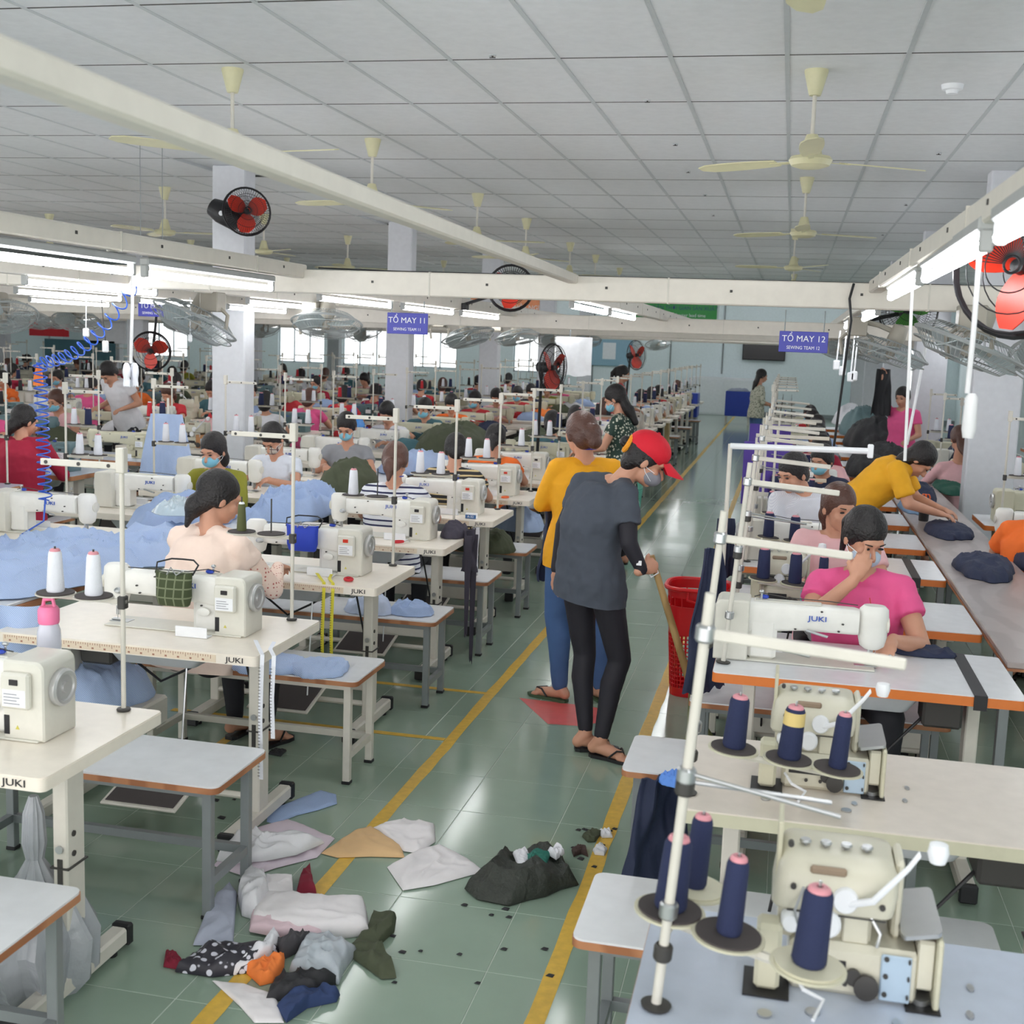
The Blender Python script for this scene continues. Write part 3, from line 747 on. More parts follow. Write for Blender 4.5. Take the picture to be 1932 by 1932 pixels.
def cone_proto(m, core, h=.125, r=.027, tp=.74):
    e = empty('thread_cone')
    MB().lathe([(r*.9, 0), (r, .006), (r*tp, h-.008), (r*tp*.88, h)], 18).obj('thread', m, e)
    MB().lathe([(r*tp*.8, h), (r*tp*.75, h+.005), (r*tp*.6, h+.008), (r*.2, h+.008), (r*.2, h)], 14).obj('core', core, e)
    return e
CUR[0] = PROTO
P_table = {k: table_proto(k) for k in ('cream', 'orange', 'lamc', 'lamb')}
P_bench = {'grey': bench_proto(M_grey, M_wood), 'white': bench_proto(M_leg, M_wood)}
P_sew = {'new': sew_proto(M_white, M_beige), 'led': sew_proto(M_white, M_beige, True), 'old': sew_proto(M_old, M_old), 'teal': sew_proto(M_teal, M_teal)}
P_int = {'old': inter_proto(mat('interlock_pale', (212, 208, 190), .35, dirt=.3))}
P_st = stand_proto(); P_st2 = {0: stand2_proto(), 1: stand2_proto(True)}
M_core = mat('core_pink', (222, 150, 160), .5)
P_cone = {'white': cone_proto(M_thw, M_core), 'navy': cone_proto(M_navy, M_core, .13, .030, .84), 'slim': cone_proto(M_navy, M_core, .135, .023, .86), 'olive': cone_proto(M_olive, M_wht, .11, .02), 'black': cone_proto(M_cblack, M_core), 'red': cone_proto(M_cred, M_wht), 'orange': cone_proto(M_corange, M_wht)}
# far versions: the same things joined into single meshes (their parts are a pixel or two in the photo)
def joined(e, name, drop=('ruler_marks', 'ruler_strip', 'sticker_print', 'screw', 'cable', 'bolt', 'slot', 'pull_rod', 'vent_slot')):
    V, F, MI, mats = [], [], [], []
    def rec(o, M):
        M = M @ o.matrix_basis
        if o.type == 'MESH' and o.name.split('.')[0] not in drop:
            off = len(V); me = o.data
            for v in me.vertices: V.append(tuple(M @ v.co))
            for p in me.polygons:
                F.append(tuple(i+off for i in p.vertices)); mm = me.materials[p.material_index]
                if mm not in mats: mats.append(mm)
                MI.append(mats.index(mm))
        for c in o.children: rec(c, M)
    rec(e, Matrix.Identity(4))
    me = D.meshes.new(name); me.from_pydata(V, [], F)
    for m in mats: me.materials.append(m)
    me.polygons.foreach_set('material_index', MI); me.update()
    me.polygons.foreach_set('use_smooth', [True]*len(F)); me.set_sharp_from_angle(angle=math.radians(35))
    return link(name, me)
bpy.context.view_layer.update()
FAR = {'table': joined(P_table['cream'], 'sewing_table'), 'table_o': joined(P_table['orange'], 'sewing_table'), 'new': joined(P_sew['new'], 'sewing_machine'), 'old': joined(P_sew['old'], 'sewing_machine'), 'teal': joined(P_sew['teal'], 'sewing_machine'), 'int': joined(P_int['old'], 'interlock_machine'),
       'stand': joined(P_st, 'thread_stand'), 'bench': joined(P_bench['grey'], 'work_bench')}
for k in P_cone: FAR['c_'+k] = joined(P_cone[k], 'thread_cone')
CUR[0] = COL

def local(e_loc, rz, p):
    c, s = math.cos(rz), math.sin(rz)
    return (e_loc[0]+c*p[0]-s*p[1], e_loc[1]+s*p[0]+c*p[1], (e_loc[2] if len(e_loc) > 2 else 0)+p[2])
STN = []
def station(row, i, x, y, rz, tk='cream', mk='new', dx=.155, bench=None, cones=('white', 'white'), far=False, st=True, tname='white sewing table'):
    """table centre (x,y); rz=0: the operator side faces the camera"""
    STN.append((row, i, x, y, rz)); o = ORD[min(i, 49)]; g = lambda s: '%s in the %s' % (s, row)
    if far:
        t = copy_tree(FAR['table' if tk == 'cream' else 'table_o'], None, (x, y, 0), rz, 'distant pale sewing table, %s from the camera in the %s' % (o, row), g('tables'))
        t['category'] = 'table'
    else:
        t = copy_tree(P_table[tk], None, (x, y, 0), rz, '%s, %s from the camera in the %s' % (tname, o, row), g('tables')); t['category'] = 'table'
    mn = {'new': 'pale grey sewing machine', 'led': 'white sewing machine with red display', 'old': 'cream old sewing machine', 'teal': 'teal sewing machine', 'int': 'cream interlock machine'}[mk]
    if mk == 'int':
        ml = local((x, y), rz, (dx, .0, .781)); src = FAR['int'] if far else P_int['old']
    else:
        ml = local((x, y), rz, (dx, .0, .781)); src = FAR[{'led': 'new'}.get(mk, mk)] if far else P_sew[mk]
    m = copy_tree(src, None, ml, rz, ('distant %s, %s in the %s' % (mn, o, row)) if far else '%s on the %s table of the %s' % (mn, o, row), g('machines')); m['category'] = 'sewing machine'
    if st:
        sl = local((x, y), rz, (.43, .27, .781))
        s = copy_tree(FAR['stand'] if far else P_st, None, sl, rz, ('distant thread stand, %s in the %s' % (o, row)) if far else 'thin thread stand on the %s table of the %s' % (o, row), g('thread stands')); s['category'] = 'thread stand'
        for k, (cx_, ck) in enumerate(zip((-.085, -.215), cones)):
            if not ck: continue
            cl = local(sl, rz, (cx_, -.02, .3605))
            c = copy_tree(FAR['c_'+ck] if far else P_cone[ck], None, cl, rz, ('distant %s thread cone, %s on the %s stand, %s' % (ck, 'inner' if k == 0 else 'outer', o, row)) if far else '%s thread cone, %s one on the %s stand of the %s' % (ck, 'inner' if k == 0 else 'outer', o, row), g('%s cones' % ck)); c['category'] = 'thread'
    if bench:
        bl = local((x, y), rz, (.11, -.60+bench[1], 0))
        c = copy_tree(FAR['bench'] if far else P_bench[bench[0]], None, bl, rz, ('distant low bench, %s in the %s' % (o, row)) if far else 'white-topped low bench before the %s table of the %s' % (o, row), g('benches')); c['category'] = 'bench'
    return t
# left front row (A): right ends at x=-1.82
AY = [2.69, 3.99, 5.30, 6.46, 7.60, 8.72, 9.86, 11.0, 12.2, 13.4, 14.6, 15.8, 17.0, 18.2, 19.4, 20.6, 21.8, 23.0, 24.2, 25.4, 26.6]
ra = random.Random(5)
acone = [('white', 'white'), (None, 'olive'), (None, 'white'), ('white', 'white'), ('white', 'white'), ('white', None), ('white', 'white')]
abench = [('grey', .12), ('grey', -.02), ('white', -.02), ('grey', .0), ('grey', 0), ('grey', 0)]
for i, y in enumerate(AY):
    far = y > 12.5
    if 11 < y: mk = ra.choice(['new', 'old', 'int'])
    else: mk = ['new', 'new', 'led', 'new', 'led', 'led', 'new', 'old'][i]
    station('left aisle row', i, -2.36, y+.31, 0, 'cream', mk, .155 if mk != 'int' else .1, abench[i] if i < 6 else (('grey', 0) if i % 2 else None), acone[i] if i < 7 else (ra.choice(['white', 'navy', 'black']), ra.choice(['white', 'navy', 'black'])), far)
# the nearest bench at the lower left corner
c = D.objects.get('work_bench')
# left second row (B), operators face the camera
BY = [4.75, 5.75, 6.85, 7.95, 9.1, 10.3, 11.5, 12.7, 13.9, 15.1, 16.3, 17.5, 18.7, 20, 21.2, 22.4, 23.6]
for i, y in enumerate(BY):
    far = y > 12
    mk = 'new' if y < 11 else ra.choice(['new', 'old', 'old'])
    station('second row from the aisle', i, -4.02, y+.3, PI, 'cream', mk, .12, None, ('white', 'white') if y < 11 else (ra.choice(['white', 'navy']), ra.choice(['white', 'navy', None])), far)
# farther left rows beyond the first pillars
for ri, (x, rz, y0, n, nm) in enumerate(((-5.95, 0, 6.3, 18, 'third row from the aisle'), (-7.5, PI, 7.4, 16, 'fourth row from the aisle'), (-9.3, 0, 9.2, 14, 'fifth row from the aisle'), (-10.8, PI, 10, 13, 'sixth row from the aisle'), (-12.9, 0, 12.6, 11, 'seventh row from the aisle'), (-14.6, PI, 13, 11, 'eighth row from the aisle'), (-16.6, 0, 16, 9, 'ninth row from the aisle'))):
    for i in range(n):
        y = y0+i*1.22
        mk = ra.choice(['old', 'old', 'new', 'int', 'teal'] if ri < 3 else ['old', 'new', 'int'])
        if ri == 0 and i < 4: mk = ['new', 'old', 'teal', 'old'][i]
        station(nm, i, x, y, rz, 'lamb' if ri == 0 and i < 4 else 'cream', mk, .15, ('grey', 0) if (y < 13 and rz == 0) else None, (ra.choice(['white', 'white', 'black', 'navy', None]), ra.choice(['white', 'navy', 'red', 'black', None])) if y < 24 else (None, None), y > 10)
TILT = math.radians(4)
# right row (R): left ends at x=-.205, operators face the camera
RY = [1.84, 3.02, 4.40, 5.42, 6.68, 7.70, 8.75, 9.8, 10.9, 12.0, 13.1, 14.3, 15.5, 16.7, 18, 19.3]
for i, y in enumerate(RY):
    if i < 2:
        tt = copy_tree(P_table['lamb' if i == 0 else 'lamc'], None, (.335, y+.30, 0), PI, ['nearest pale blue-white machine table at the lower right', 'cream-topped machine table, second from the camera at the right'][i], 'tables in the right row'); tt['category'] = 'table'
        continue
    far = y > 12.5
    mk = ['', '', 'new', 'int', 'new', 'new', 'int', 'new', 'new', 'old', 'new', 'old', 'int', 'new', 'old', 'new'][i]
    t = copy_tree(FAR['table_o'] if far else P_table['orange'], None, (.335, y+.29, 0), PI, ('distant white table, %s in the right row' % ORD[i]) if far else 'white table with orange edge, %s from the camera in the right row' % ORD[i], 'tables in the right row'); t['category'] = 'table'
    if mk == 'int':
        m = copy_tree(FAR['int'] if far else P_int['old'], None, (-.02, y+.27, .781), 0, 'distant interlock machine, %s in the right row' % ORD[i] if far else 'interlock machine on the %s table of the right row' % ORD[i], 'machines in the right row')
    else:
        m = copy_tree(FAR['old' if mk == 'old' else 'new'] if far else P_sew[mk], None, (.01, y+.26, .781), PI, 'distant sewing machine, %s in the right row' % ORD[i] if far else 'sewing machine seen from behind on the %s table of the right row' % ORD[i], 'machines in the right row')
    m['category'] = 'sewing machine'
    if far:
        s = copy_tree(FAR['stand'], None, (-.17, y+.1, .781), PI, 'distant thread stand, %s in the right row' % ORD[i], 'thread stands in the right row')
    else:
        s = copy_tree(P_st2[0], None, (-.175, y+.12, .781), 0, 'thread stand at the left end of the %s right table' % ORD[i], 'thread stands in the right row')
        s.rotation_euler = (0, TILT, 0)
        if i == 2:
            for ch in list(s.children):
                if ch.name.split('.')[0] in ('cone_plate', 'spindle', 'cone_bar', 'guide_rod'):
                    for q in list(ch.children): D.objects.remove(q)
                    D.objects.remove(ch)
        for k, px_ in enumerate(S2[0]):
            if (i, k) in ((2, 2), (2, 0), (5, 1), (7, 2), (4, 2)): continue
            if i == 2: continue
            c = copy_tree(P_cone['navy' if k != 2 else 'slim'], None, Vector((-.175, y+.12, .781))+Matrix.Rotation(TILT, 3, 'Y') @ Vector((px_[0], px_[1], .1618)), 0, 'navy thread cone, %s on the %s stand of the right row' % (ORD[k], ORD[i]), 'navy cones in the right row'); c['category'] = 'thread'
    s['category'] = 'thread stand'
    if not far:
        c = copy_tree(P_bench['white' if i % 2 else 'grey'], None, (.20, y+.80, 0), 0, 'low white bench before the %s table of the right row' % ORD[i], 'benches in the right row'); c['category'] = 'bench'
for x, y, lab in ((.085, 3.03-.0, 'white-topped bench at the right edge of the aisle, nearest the camera'), (.04, 4.28, 'white-topped bench beyond the cream table in the right row')):
    c = copy_tree(P_bench['grey'], None, (x, y, 0), 0, lab, 'benches in the right row'); c['category'] = 'bench'
# hero machines, nearest right
hm = copy_tree(P_int['old'], None, (.10, 2.275, .781), 0, 'large cream interlock machine in the lower right foreground', 'machines in the right row'); hm['category'] = 'sewing machine'
hm = copy_tree(P_int['old'], None, (.08, 3.345, .781), 0, 'cream interlock machine on the cream table behind the nearest one', 'machines in the right row'); hm['category'] = 'sewing machine'
TILT = math.radians(4)
def rstand(x, y, rz, cr, lab, cones):
    s = copy_tree(P_st2[cr], None, (x, y, .781), rz, lab, 'thread stands in the right row'); s['category'] = 'thread stand'
    s.rotation_euler = (0, TILT, rz)
    for k, ck, l in cones:
        p = S2[cr][k]; R3 = Matrix.Rotation(rz, 3, 'Z') @ Matrix.Rotation(TILT, 3, 'Y')
        c = copy_tree(P_cone[ck], None, Vector((x, y, .781))+R3 @ Vector((p[0], p[1], .1618)), 0, l, 'navy cones in the right row'); c['category'] = 'thread'
        c.rotation_euler = (0, TILT, rz)
rstand(-.160, 2.045, 0, 1, 'near thread stand with a cream plate in the lower right foreground', [(0, 'navy', 'navy thread cone beside the pole of the nearest stand'), (1, 'slim', 'slim navy thread cone in the middle of the nearest stand'), (2, 'navy', 'large navy thread cone on the cream plate in the foreground'), (3, 'slim', 'slim navy thread cone standing behind the nearest stand pole')])
rstand(-.195, 3.12, 0, 0, 'thread stand on the cream table, with three navy cones', [(0, 'navy', 'navy thread cone nearest the pole on the cream table stand'), (1, 'navy', 'navy thread cone with a yellow band, middle of the second stand'), (2, 'slim', 'slim navy thread cone at the right end of the second stand')])
MB().lathe([(.0275, .088), (.0262, .122)], 18).obj('thread_wrap', mat('wrap_yellow', (226, 200, 130), .7)).location = (-.195+.2455+.0115, 3.12-.05, .781+.143)
D.objects['thread_wrap'].rotation_euler = (0, TILT, 0); D.objects['thread_wrap'].location = Vector((-.195, 3.12, .781))+Matrix.Rotation(TILT, 3, 'Y') @ Vector((.245, -.05, .1618))
tag(D.objects['thread_wrap'], 'pale yellow paper band around the middle navy cone', 'paper band')

# long worktop between the right rows
lt = empty('long_worktable', (1.10, 9.4, 0), label='long grey-brown worktable running between the two right rows', cat='table')
MB().box(-.215, .215, -4.55, 12.6, .775, .80, .004).obj('worktop', M_wtop, lt)
MB().box(-.218, .218, -4.553, 12.603, .765, .775).obj('edge_band', M_wood, lt, smooth=False)
for yy in (-4.3, -2.1, 0.1, 2.3, 4.8, 7.2, 9.8, 12.3):
    for xx in (-.17, .17): MB().box(xx-.02, xx+.02, yy-.02, yy+.02, 0, .765, .002).obj('leg', M_grey, lt)
ct = empty('long_worktable', (-3.31, 7.3, 0), label='long worktable with wooden edge under the blue shirts at the left', cat='table')
MB().box(-.16, .16, -3.6, 5.2, .755, .772, .004).obj('worktop', M_lam, ct); MB().box(-.165, .165, -3.605, 5.205, .725, .755, .004).obj('edge_band', M_wood, ct)
for yy in (-3.4, -1.1, 1.2, 3.5, 5.0):
    for xx in (-.13, .13): MB().box(xx-.02, xx+.02, yy-.02, yy+.02, 0, .725, .002).obj('leg', M_leg, ct)
# rows right of the long worktable
for i in range(9):
    y = 5.6+i*1.25; far = y > 11.5
    if any(abs(y-q) < .62 for q in (10.6, 15.6, 20.6)): continue
    station('outer right row', i, 1.95 if y > 8 else 1.95, y, 0 if y < 9 else PI, 'orange', 'old' if i % 2 else 'new', -.22 if y < 9 else .22, None, ('white', 'white') if i % 2 else ('navy', 'white'), far, tname='white table with orange edge')
for i in range(6):
    station('row along the right wall', i, 3.6, 8+i*1.8, 0, 'orange', 'new', .1, None, ('white', 'navy'), True)
# black straps over the right tables
for i, (y, lab) in enumerate(((4.40, 'third'), (6.68, 'fifth'))):
    b = MB(); b.box(.70, .745, y-.025, y+.60, .7805, .783); b.box(.70, .745, y-.026, y-.022, .73, .783)
    tag(b.obj('black_strap', M_black, smooth=False), 'black strap tied across the white top of the %s right table' % lab, 'strap')

# ------------------------------------------------------------ people
TEX = D.textures.new('folds', 'CLOUDS'); TEX.noise_scale = .09
def grown(mb, name, m, parent, voxel, smooth=3, fold=0, ang=180):
    """union of overlapping limb forms grown into one continuous surface"""
    me = D.meshes.new(name); me.from_pydata(mb.v, [], mb.f); me.update()
    import bmesh
    bm_ = bmesh.new(); bm_.from_mesh(me); bmesh.ops.recalc_face_normals(bm_, faces=bm_.faces); bm_.to_mesh(me); bm_.free()
    t = D.objects.new(name, me); COL.objects.link(t)
    r = t.modifiers.new('r', 'REMESH'); r.mode = 'VOXEL'; r.voxel_size = voxel; r.use_smooth_shade = True
    s = t.modifiers.new('s', 'SMOOTH'); s.iterations = smooth; s.factor = .6
    if fold:
        d = t.modifiers.new('d', 'DISPLACE'); d.texture = TEX; d.strength = fold; d.mid_level = .5; d.texture_coords = 'LOCAL'
    dg = bpy.context.evaluated_depsgraph_get(); out = D.meshes.new_from_object(t.evaluated_get(dg))
    D.objects.remove(t); out.name = name; out.materials.clear(); out.materials.append(m)
    out.polygons.foreach_set('use_smooth', [True]*len(out.polygons))
    return link(name, out, parent)
V3 = Vector
def ring(c, side, front, a, b, n=20):
    return [V3(c)+side*(a*math.cos(t))+front*(b*math.sin(t)*(1+.12*abs(math.cos(t)))) for t in [2*PI*k/n for k in range(n)]]
def hand(mb, wr, d, nrm, sd, curl=.5, curl2=.6, sc=1.0):
    d = V3(d).normalized(); nrm = V3(nrm); nrm = (nrm-d*nrm.dot(d)).normalized(); lat = d.cross(nrm).normalized()*sd
    wr = V3(wr); R = Matrix((lat, nrm, d)).transposed()
    mb.ell(wr+d*.045*sc, (.038*sc, .015*sc, .048*sc), R)
    mb.cap(wr-d*.02, wr+d*.02, .024*sc, .024*sc, 10)
    for i, L in enumerate((.058, .070, .066, .050)):
        o = (-.033+.022*i)*sc; p0 = wr+d*(.078-(.01 if i in (0, 3) else 0))*sc-lat*o*-1*-1
        d1 = (d*math.cos(curl)+nrm*math.sin(curl)-lat*o*-1*-.0).normalized(); p1 = p0+d1*L*.55*sc
        c2 = curl+curl2; d2 = (d*math.cos(c2)+nrm*math.sin(c2)).normalized(); p2 = p1+d2*L*.5*sc
        mb.cap(p0, p1, .0085*sc, .008*sc, 8); mb.cap(p1, p2, .008*sc, .0068*sc, 8)
    p0 = wr+d*.03*sc+lat*.028*sc; p1 = p0+(d*.6+lat*.62+nrm*.4).normalized()*.035*sc; p2 = p1+(d*.85+lat*.1+nrm*(.4+curl*.4)).normalized()*.030*sc
    mb.cap(p0, p1, .012*sc, .0095*sc, 8); mb.cap(p1, p2, .0095*sc, .008*sc, 8)
def frame_head(hf, up=(0, 0, 1)):
    f = V3(hf).normalized(); r = f.cross(V3(up)).normalized(); u = r.cross(f); return Matrix((r, f, u)).transposed()
def head_forms(mb, c, H):
    g = lambda x, y, z: V3(c)+H @ V3((x, y, z))
    mb.ell(g(0, -.012, .015), (.073, .092, .088), H, 18, 12); mb.ell(g(0, .030, -.045), (.055, .056, .066), H, 16, 10)
    mb.ell(g(0, .056, -.094), (.024, .022, .018), H); mb.cap(g(0, .090, -.008), g(0, .106, -.038), .007, .013, 10)
    mb.cap(g(-.034, .076, .016), g(.034, .076, .016), .012, .012, 8)
    for s in (-1, 1):
        mb.ell(g(s*.032, .060, -.034), (.023, .022, .022), H); mb.ell(g(s*.076, -.005, -.018), (.009, .021, .031), H); mb.cap(g(s*.01, .093, -.042), g(s*.012, .088, -.044), .008, .007, 8)
    mb.ell(g(0, .086, -.066), (.022, .009, .0065), H); mb.ell(g(0, .084, -.076), (.018, .009, .006), H)
def face_parts(root, c, H):
    g = lambda x, y, z: V3(c)+H @ V3((x, y, z))
    for s in (-1, 1):
        MB().ell(g(s*.030, .084, -.001), (.013, .006, .0048), H, 10, 6).obj('eye', M_black, root)
        MB().cap(g(s*.018, .092, .020), g(s*.044, .082, .022), .003, .002, 6).obj('eyebrow', M_hair, root)
    MB().ell(g(0, .0945, -.071), (.019, .004, .006), H, 10, 6).obj('lips', mat('lips', (190, 110, 104), .5), root)
def hair(root, c, H, style, m, voxel=.009):
    g = lambda x, y, z: V3(c)+H @ V3((x, y, z)); mb = MB()
    mb.ell(g(0, -.022, .030), (.084, .100, .090), H, 18, 12); mb.ell(g(0, -.058, -.030), (.068, .052, .072), H)
    for s in (-1, 1): mb.ell(g(s*.066, -.02, .0), (.02, .05, .055), H)
    if style == 'bun': mb.ell(g(.01, -.120, .005), (.046, .040, .046), H)
    if style == 'updo': mb.ell(g(.02, -.10, -.02), (.062, .056, .066), H); mb.ell(g(.03, -.12, -.06), (.045, .035, .045), H)
    if style == 'low': mb.ell(g(.0, -.095, -.075), (.052, .045, .062), H); mb.cap(g(0, -.10, -.10), g(.0, -.10, -.17), .032, .012)
    if style == 'pony': mb.cap(g(0, -.11, .035), g(0, -.145, -.04), .03, .032); mb.cap(g(0, -.145, -.04), g(0, -.12, -.19), .03, .010)
    if style == 'bob': mb.ell(g(0, -.045, -.08), (.080, .060, .085), H)
    if style == 'long': mb.ell(g(0, -.06, -.10), (.072, .045, .12), H); mb.cap(g(0, -.07, -.15), g(0, -.07, -.27), .05, .03)
    return grown(mb, 'hair', m, root, voxel, 2, .004)
def mask(root, c, H, m):
    g = lambda x, y, z: V3(c)+H @ V3((x, y, z)); mb = MB()
    mb.ell(g(0, .050, -.056), (.058, .062, .046), H, 18, 12)
    o = grown(mb, 'face_mask', m, root, .006, 2)
    b = MB()
    for s in (-1, 1):
        for z in (-.035, -.075): b.path([g(s*.050, .065, z), g(s*.072, .02, (z-.03)/2), g(s*.078, -.015, -.02)], .0016, 5)
    b.obj('ear_loop', M_wht, o)
def torso_rings(P, k=1.0, add=0, z0=0, hem=None, wid=1.0):
    hl, hr, sl, sr, nk = map(V3, (P['hipL'], P['hipR'], P['shL'], P['shR'], P['neck']))
    hc = (hl+hr)/2; sc_ = (sl+sr)/2; s0 = (hr-hl).normalized(); s1 = (sr-sl).normalized(); up = (sc_-hc)
    R = []; W = P.get('w', 1.0)
    prof = P.get('prof') or [(-.22, .150, .105), (-.05, .175, .120), (.12, .165, .112), (.38, .138, .098), (.62, .152, .108), (.82, .160, .105), (.95, .130, .084), (1.06, .075, .060)]
    bend = V3(P.get('bend', (0, 0, 0)))
    if hem is not None: prof = [(hem-.12, .172, .122), (hem, .172, .122)]+[p for p in prof if p[0] > hem+.03]
    for t, a, b in prof:
        if t < z0: continue
        c = hc+up*t+bend*math.sin(PI*min(max(t, 0), 1)); s = s0.lerp(s1, min(max(t, 0), 1)).normalized(); u = up.normalized(); f = u.cross(s).normalized()
        R.append(ring(c, s, f, (a*W+add)*wid, (b*W+add)))
    return R
def person(name_label, P, loc, rz, outfit, voxel=.0075, group=None, proto=False):
    """P: joints in local coordinates (facing +Y); outfit: dict of materials / styles"""
    root = empty('person', loc, rz, label=name_label, cat='person', group=group)
    H = frame_head(P['hf'], P.get('hup', (0, 0, 1))); hc = V3(P['head'])
    mb = MB(); W = P.get('w', 1.0)
    mb.loft(torso_rings(P, z0=-.1))
    for s in 'LR':
        hip, kn, an, to = (V3(P[k+s]) for k in ('hip', 'knee', 'ank', 'toe'))
        mb.cap(hip, kn, .082*W, .052*W); mid = kn.lerp(an, .3); fw = (to-an); fw.z = 0; fw.normalize()
        mb.cap(kn, mid-fw*.012, .050*W, .054*W); mb.cap(mid-fw*.012, an, .052*W, .033)
        hz = an.z-.075
        mb.cap(an-fw*.035-V3((0, 0, an.z-.035-max(0, hz))), an, .030, .034); ball = V3((to.x, to.y, max(.026, to.z)))-fw*.03
        mb.cap(an-V3((0, 0, .035)), ball, .033, .026)
        lat = V3((-fw.y, fw.x, 0))
        for i in range(5):
            q = ball+lat*(-.028+.014*i); mb.cap(q-V3((0, 0, .008)), q+fw*(.045-.006*abs(i-1.5))-V3((0, 0, .012)), .0105, .008, 8)
        sh, el, wr = (V3(P[k+s]) for k in ('sh', 'el', 'wr'))
        mb.cap(sh, el, .046*W, .036*W); mb.cap(el, wr, .037*W, .024); mb.cap(V3(P['neck']).lerp(sh, .25)-V3((0, 0, .035)), sh, .046*W, .044*W)
        dh = V3(P.get('hd'+s, wr-el)); nn = V3(P.get('hn'+s, (0, 0, -1)))
        hand(mb, wr, dh, nn, -1 if s == 'L' else 1, P.get('curl'+s, .5), .6, .95)
    mb.cap(V3(P['neck'])-V3((0, 0, .05)), hc+H @ V3((0, -.03, -.05)), .052, .048)
    head_forms(mb, hc, H)
    body = grown(mb, 'body', outfit.get('skin', M_skin), root, voxel, 2)
    if outfit.get('face', True): face_parts(body if False else root, hc, H)
    # shirt
    sb = MB(); add = outfit.get('loose', .014)
    sb.loft(torso_rings(P, add=add, z0=-9, hem=outfit.get('hem', P.get('hem', -.22)), wid=outfit.get('wid', 1.0)))
    sl_ = outfit.get('sleeve', .5)
    for s in 'LR':
        sh, el, wr = (V3(P[k+s]) for k in ('sh', 'el', 'wr'))
        sb.cap(V3(P['neck']).lerp(sh, .30)-V3((0, 0, .042)), sh+V3((0, 0, .0)), .048*W+add*.35, .048*W+add*.4)
        if sl_ <= 1: sb.cap(sh, sh.lerp(el, sl_*.6), .050*W+add*.4, .048*W+add*.5); sb.tube(sh, sh.lerp(el, sl_), .048*W+add*.4, .050*W+add*.6, 14)
        else: sb.cap(sh, el, .050*W+add*.4, .044*W); sb.cap(el, el.lerp(wr, (sl_-1)*.8), .045*W, .036*W); sb.tube(el, el.lerp(wr, sl_-1), .044*W, .035*W, 14)
    sho = grown(sb, outfit.get('top', 'shirt'), outfit['shirt'], root, .011, 3, outfit.get('fold', .018))
    import bmesh
    hcn = (V3(P['hipL'])+V3(P['hipR']))/2; upv = (V3(P['shL'])+V3(P['shR']))/2-hcn; bm_ = bmesh.new(); bm_.from_mesh(sho.data)
    bmesh.ops.bisect_plane(bm_, geom=list(bm_.verts)+list(bm_.edges)+list(bm_.faces), plane_co=hcn+upv*(outfit.get('hem', P.get('hem', -.22))-.03), plane_no=upv.normalized() if 'ell' not in outfit else V3((0, 0, 1)), clear_inner=True)
    bm_.to_mesh(sho.data); bm_.free()
    pb = MB()
    pb.loft(torso_rings(P, add=.006, z0=-.1)[:3]); pa = outfit.get('pantlen', .97)
    for s in 'LR':
        hip, kn, an, to = (V3(P[k+s]) for k in ('hip', 'knee', 'ank', 'toe')); fw = (to-an); fw.z = 0; fw.normalize(); pe = outfit.get('pad', .006)
        pb.cap(hip, kn, .090*W+pe*.5, .056*W+pe); mid = kn.lerp(an, .3)-fw*.012
        pb.cap(kn, mid, .056*W+pe, .057*W+pe); pb.cap(mid, kn.lerp(an, pa), .056*W+pe, .036+pe)
    grown(pb, 'trousers', outfit['pants'], root, .011, 3, .006)
    if 'sleeves2' in outfit:           # separate arm sleeves
        for s in 'LR':
            sh, el, wr = (V3(P[k+s]) for k in ('sh', 'el', 'wr')); b = MB()
            b.cap(sh, el, .052*W, .043*W); b.cap(el, el.lerp(wr, .97), .044*W, .030); grown(b, 'arm_sleeve', outfit['sleeves2'], root, .009, 3)
    if outfit.get('hair'): hair(root, hc, H, outfit['hair'], outfit.get('hairm', M_hair))
    if outfit.get('mask'): mask(root, hc, H, outfit['mask'])
    if outfit.get('shoes'):
        for s in 'LR':
            an, to = V3(P['ank'+s]), V3(P['toe'+s]); fw = (to-an); fw.z = 0; L = fw.length; fw.normalize(); a = math.atan2(fw.y, fw.x)
            b = MB(); c0 = V3((an.x, an.y, 0))-fw*.05
            b.T = Matrix.Translation((c0.x, c0.y, 0)) @ Matrix.Rotation(a, 4, 'Z'); Ls = L+.09
            pts = [(0, -.02), (.02, -.034), (.10, -.030), (.17, -.042), (Ls-.03, -.038), (Ls, -.012), (Ls, .012), (Ls-.03, .038), (.17, .042), (.10, .030), (.02, .034), (0, .02)]
            b.prism(pts, 0.001, .016, 'xy'); so = b.obj('flip_flop', outfit['shoes'], root)
            b = MB(); b.T = Matrix.Translation((c0.x, c0.y, 0)) @ Matrix.Rotation(a, 4, 'Z')
            b.path([(.11, -.036, .02), (.15, -.028, .058), (Ls-.055, 0, .052), (Ls-.045, 0, .02)], .005, 6).path([(.11, .036, .02), (.15, .028, .058), (Ls-.055, 0, .052)], .005, 6)
            b.obj('strap', M_black, so)
    if outfit.get('lanyard'):
        n = V3(P['neck']); s0 = (V3(P['shR'])-V3(P['shL'])).normalized(); fr = V3((0, 0, 1)).cross(s0).normalized()
        MB().path([n+s0*.055*math.cos(t)-fr*.065*math.sin(t)+V3((0, 0, .035)) for t in [PI*i/8 for i in range(9)]], .004, 6).obj('lanyard', M_sign, root)
    return root
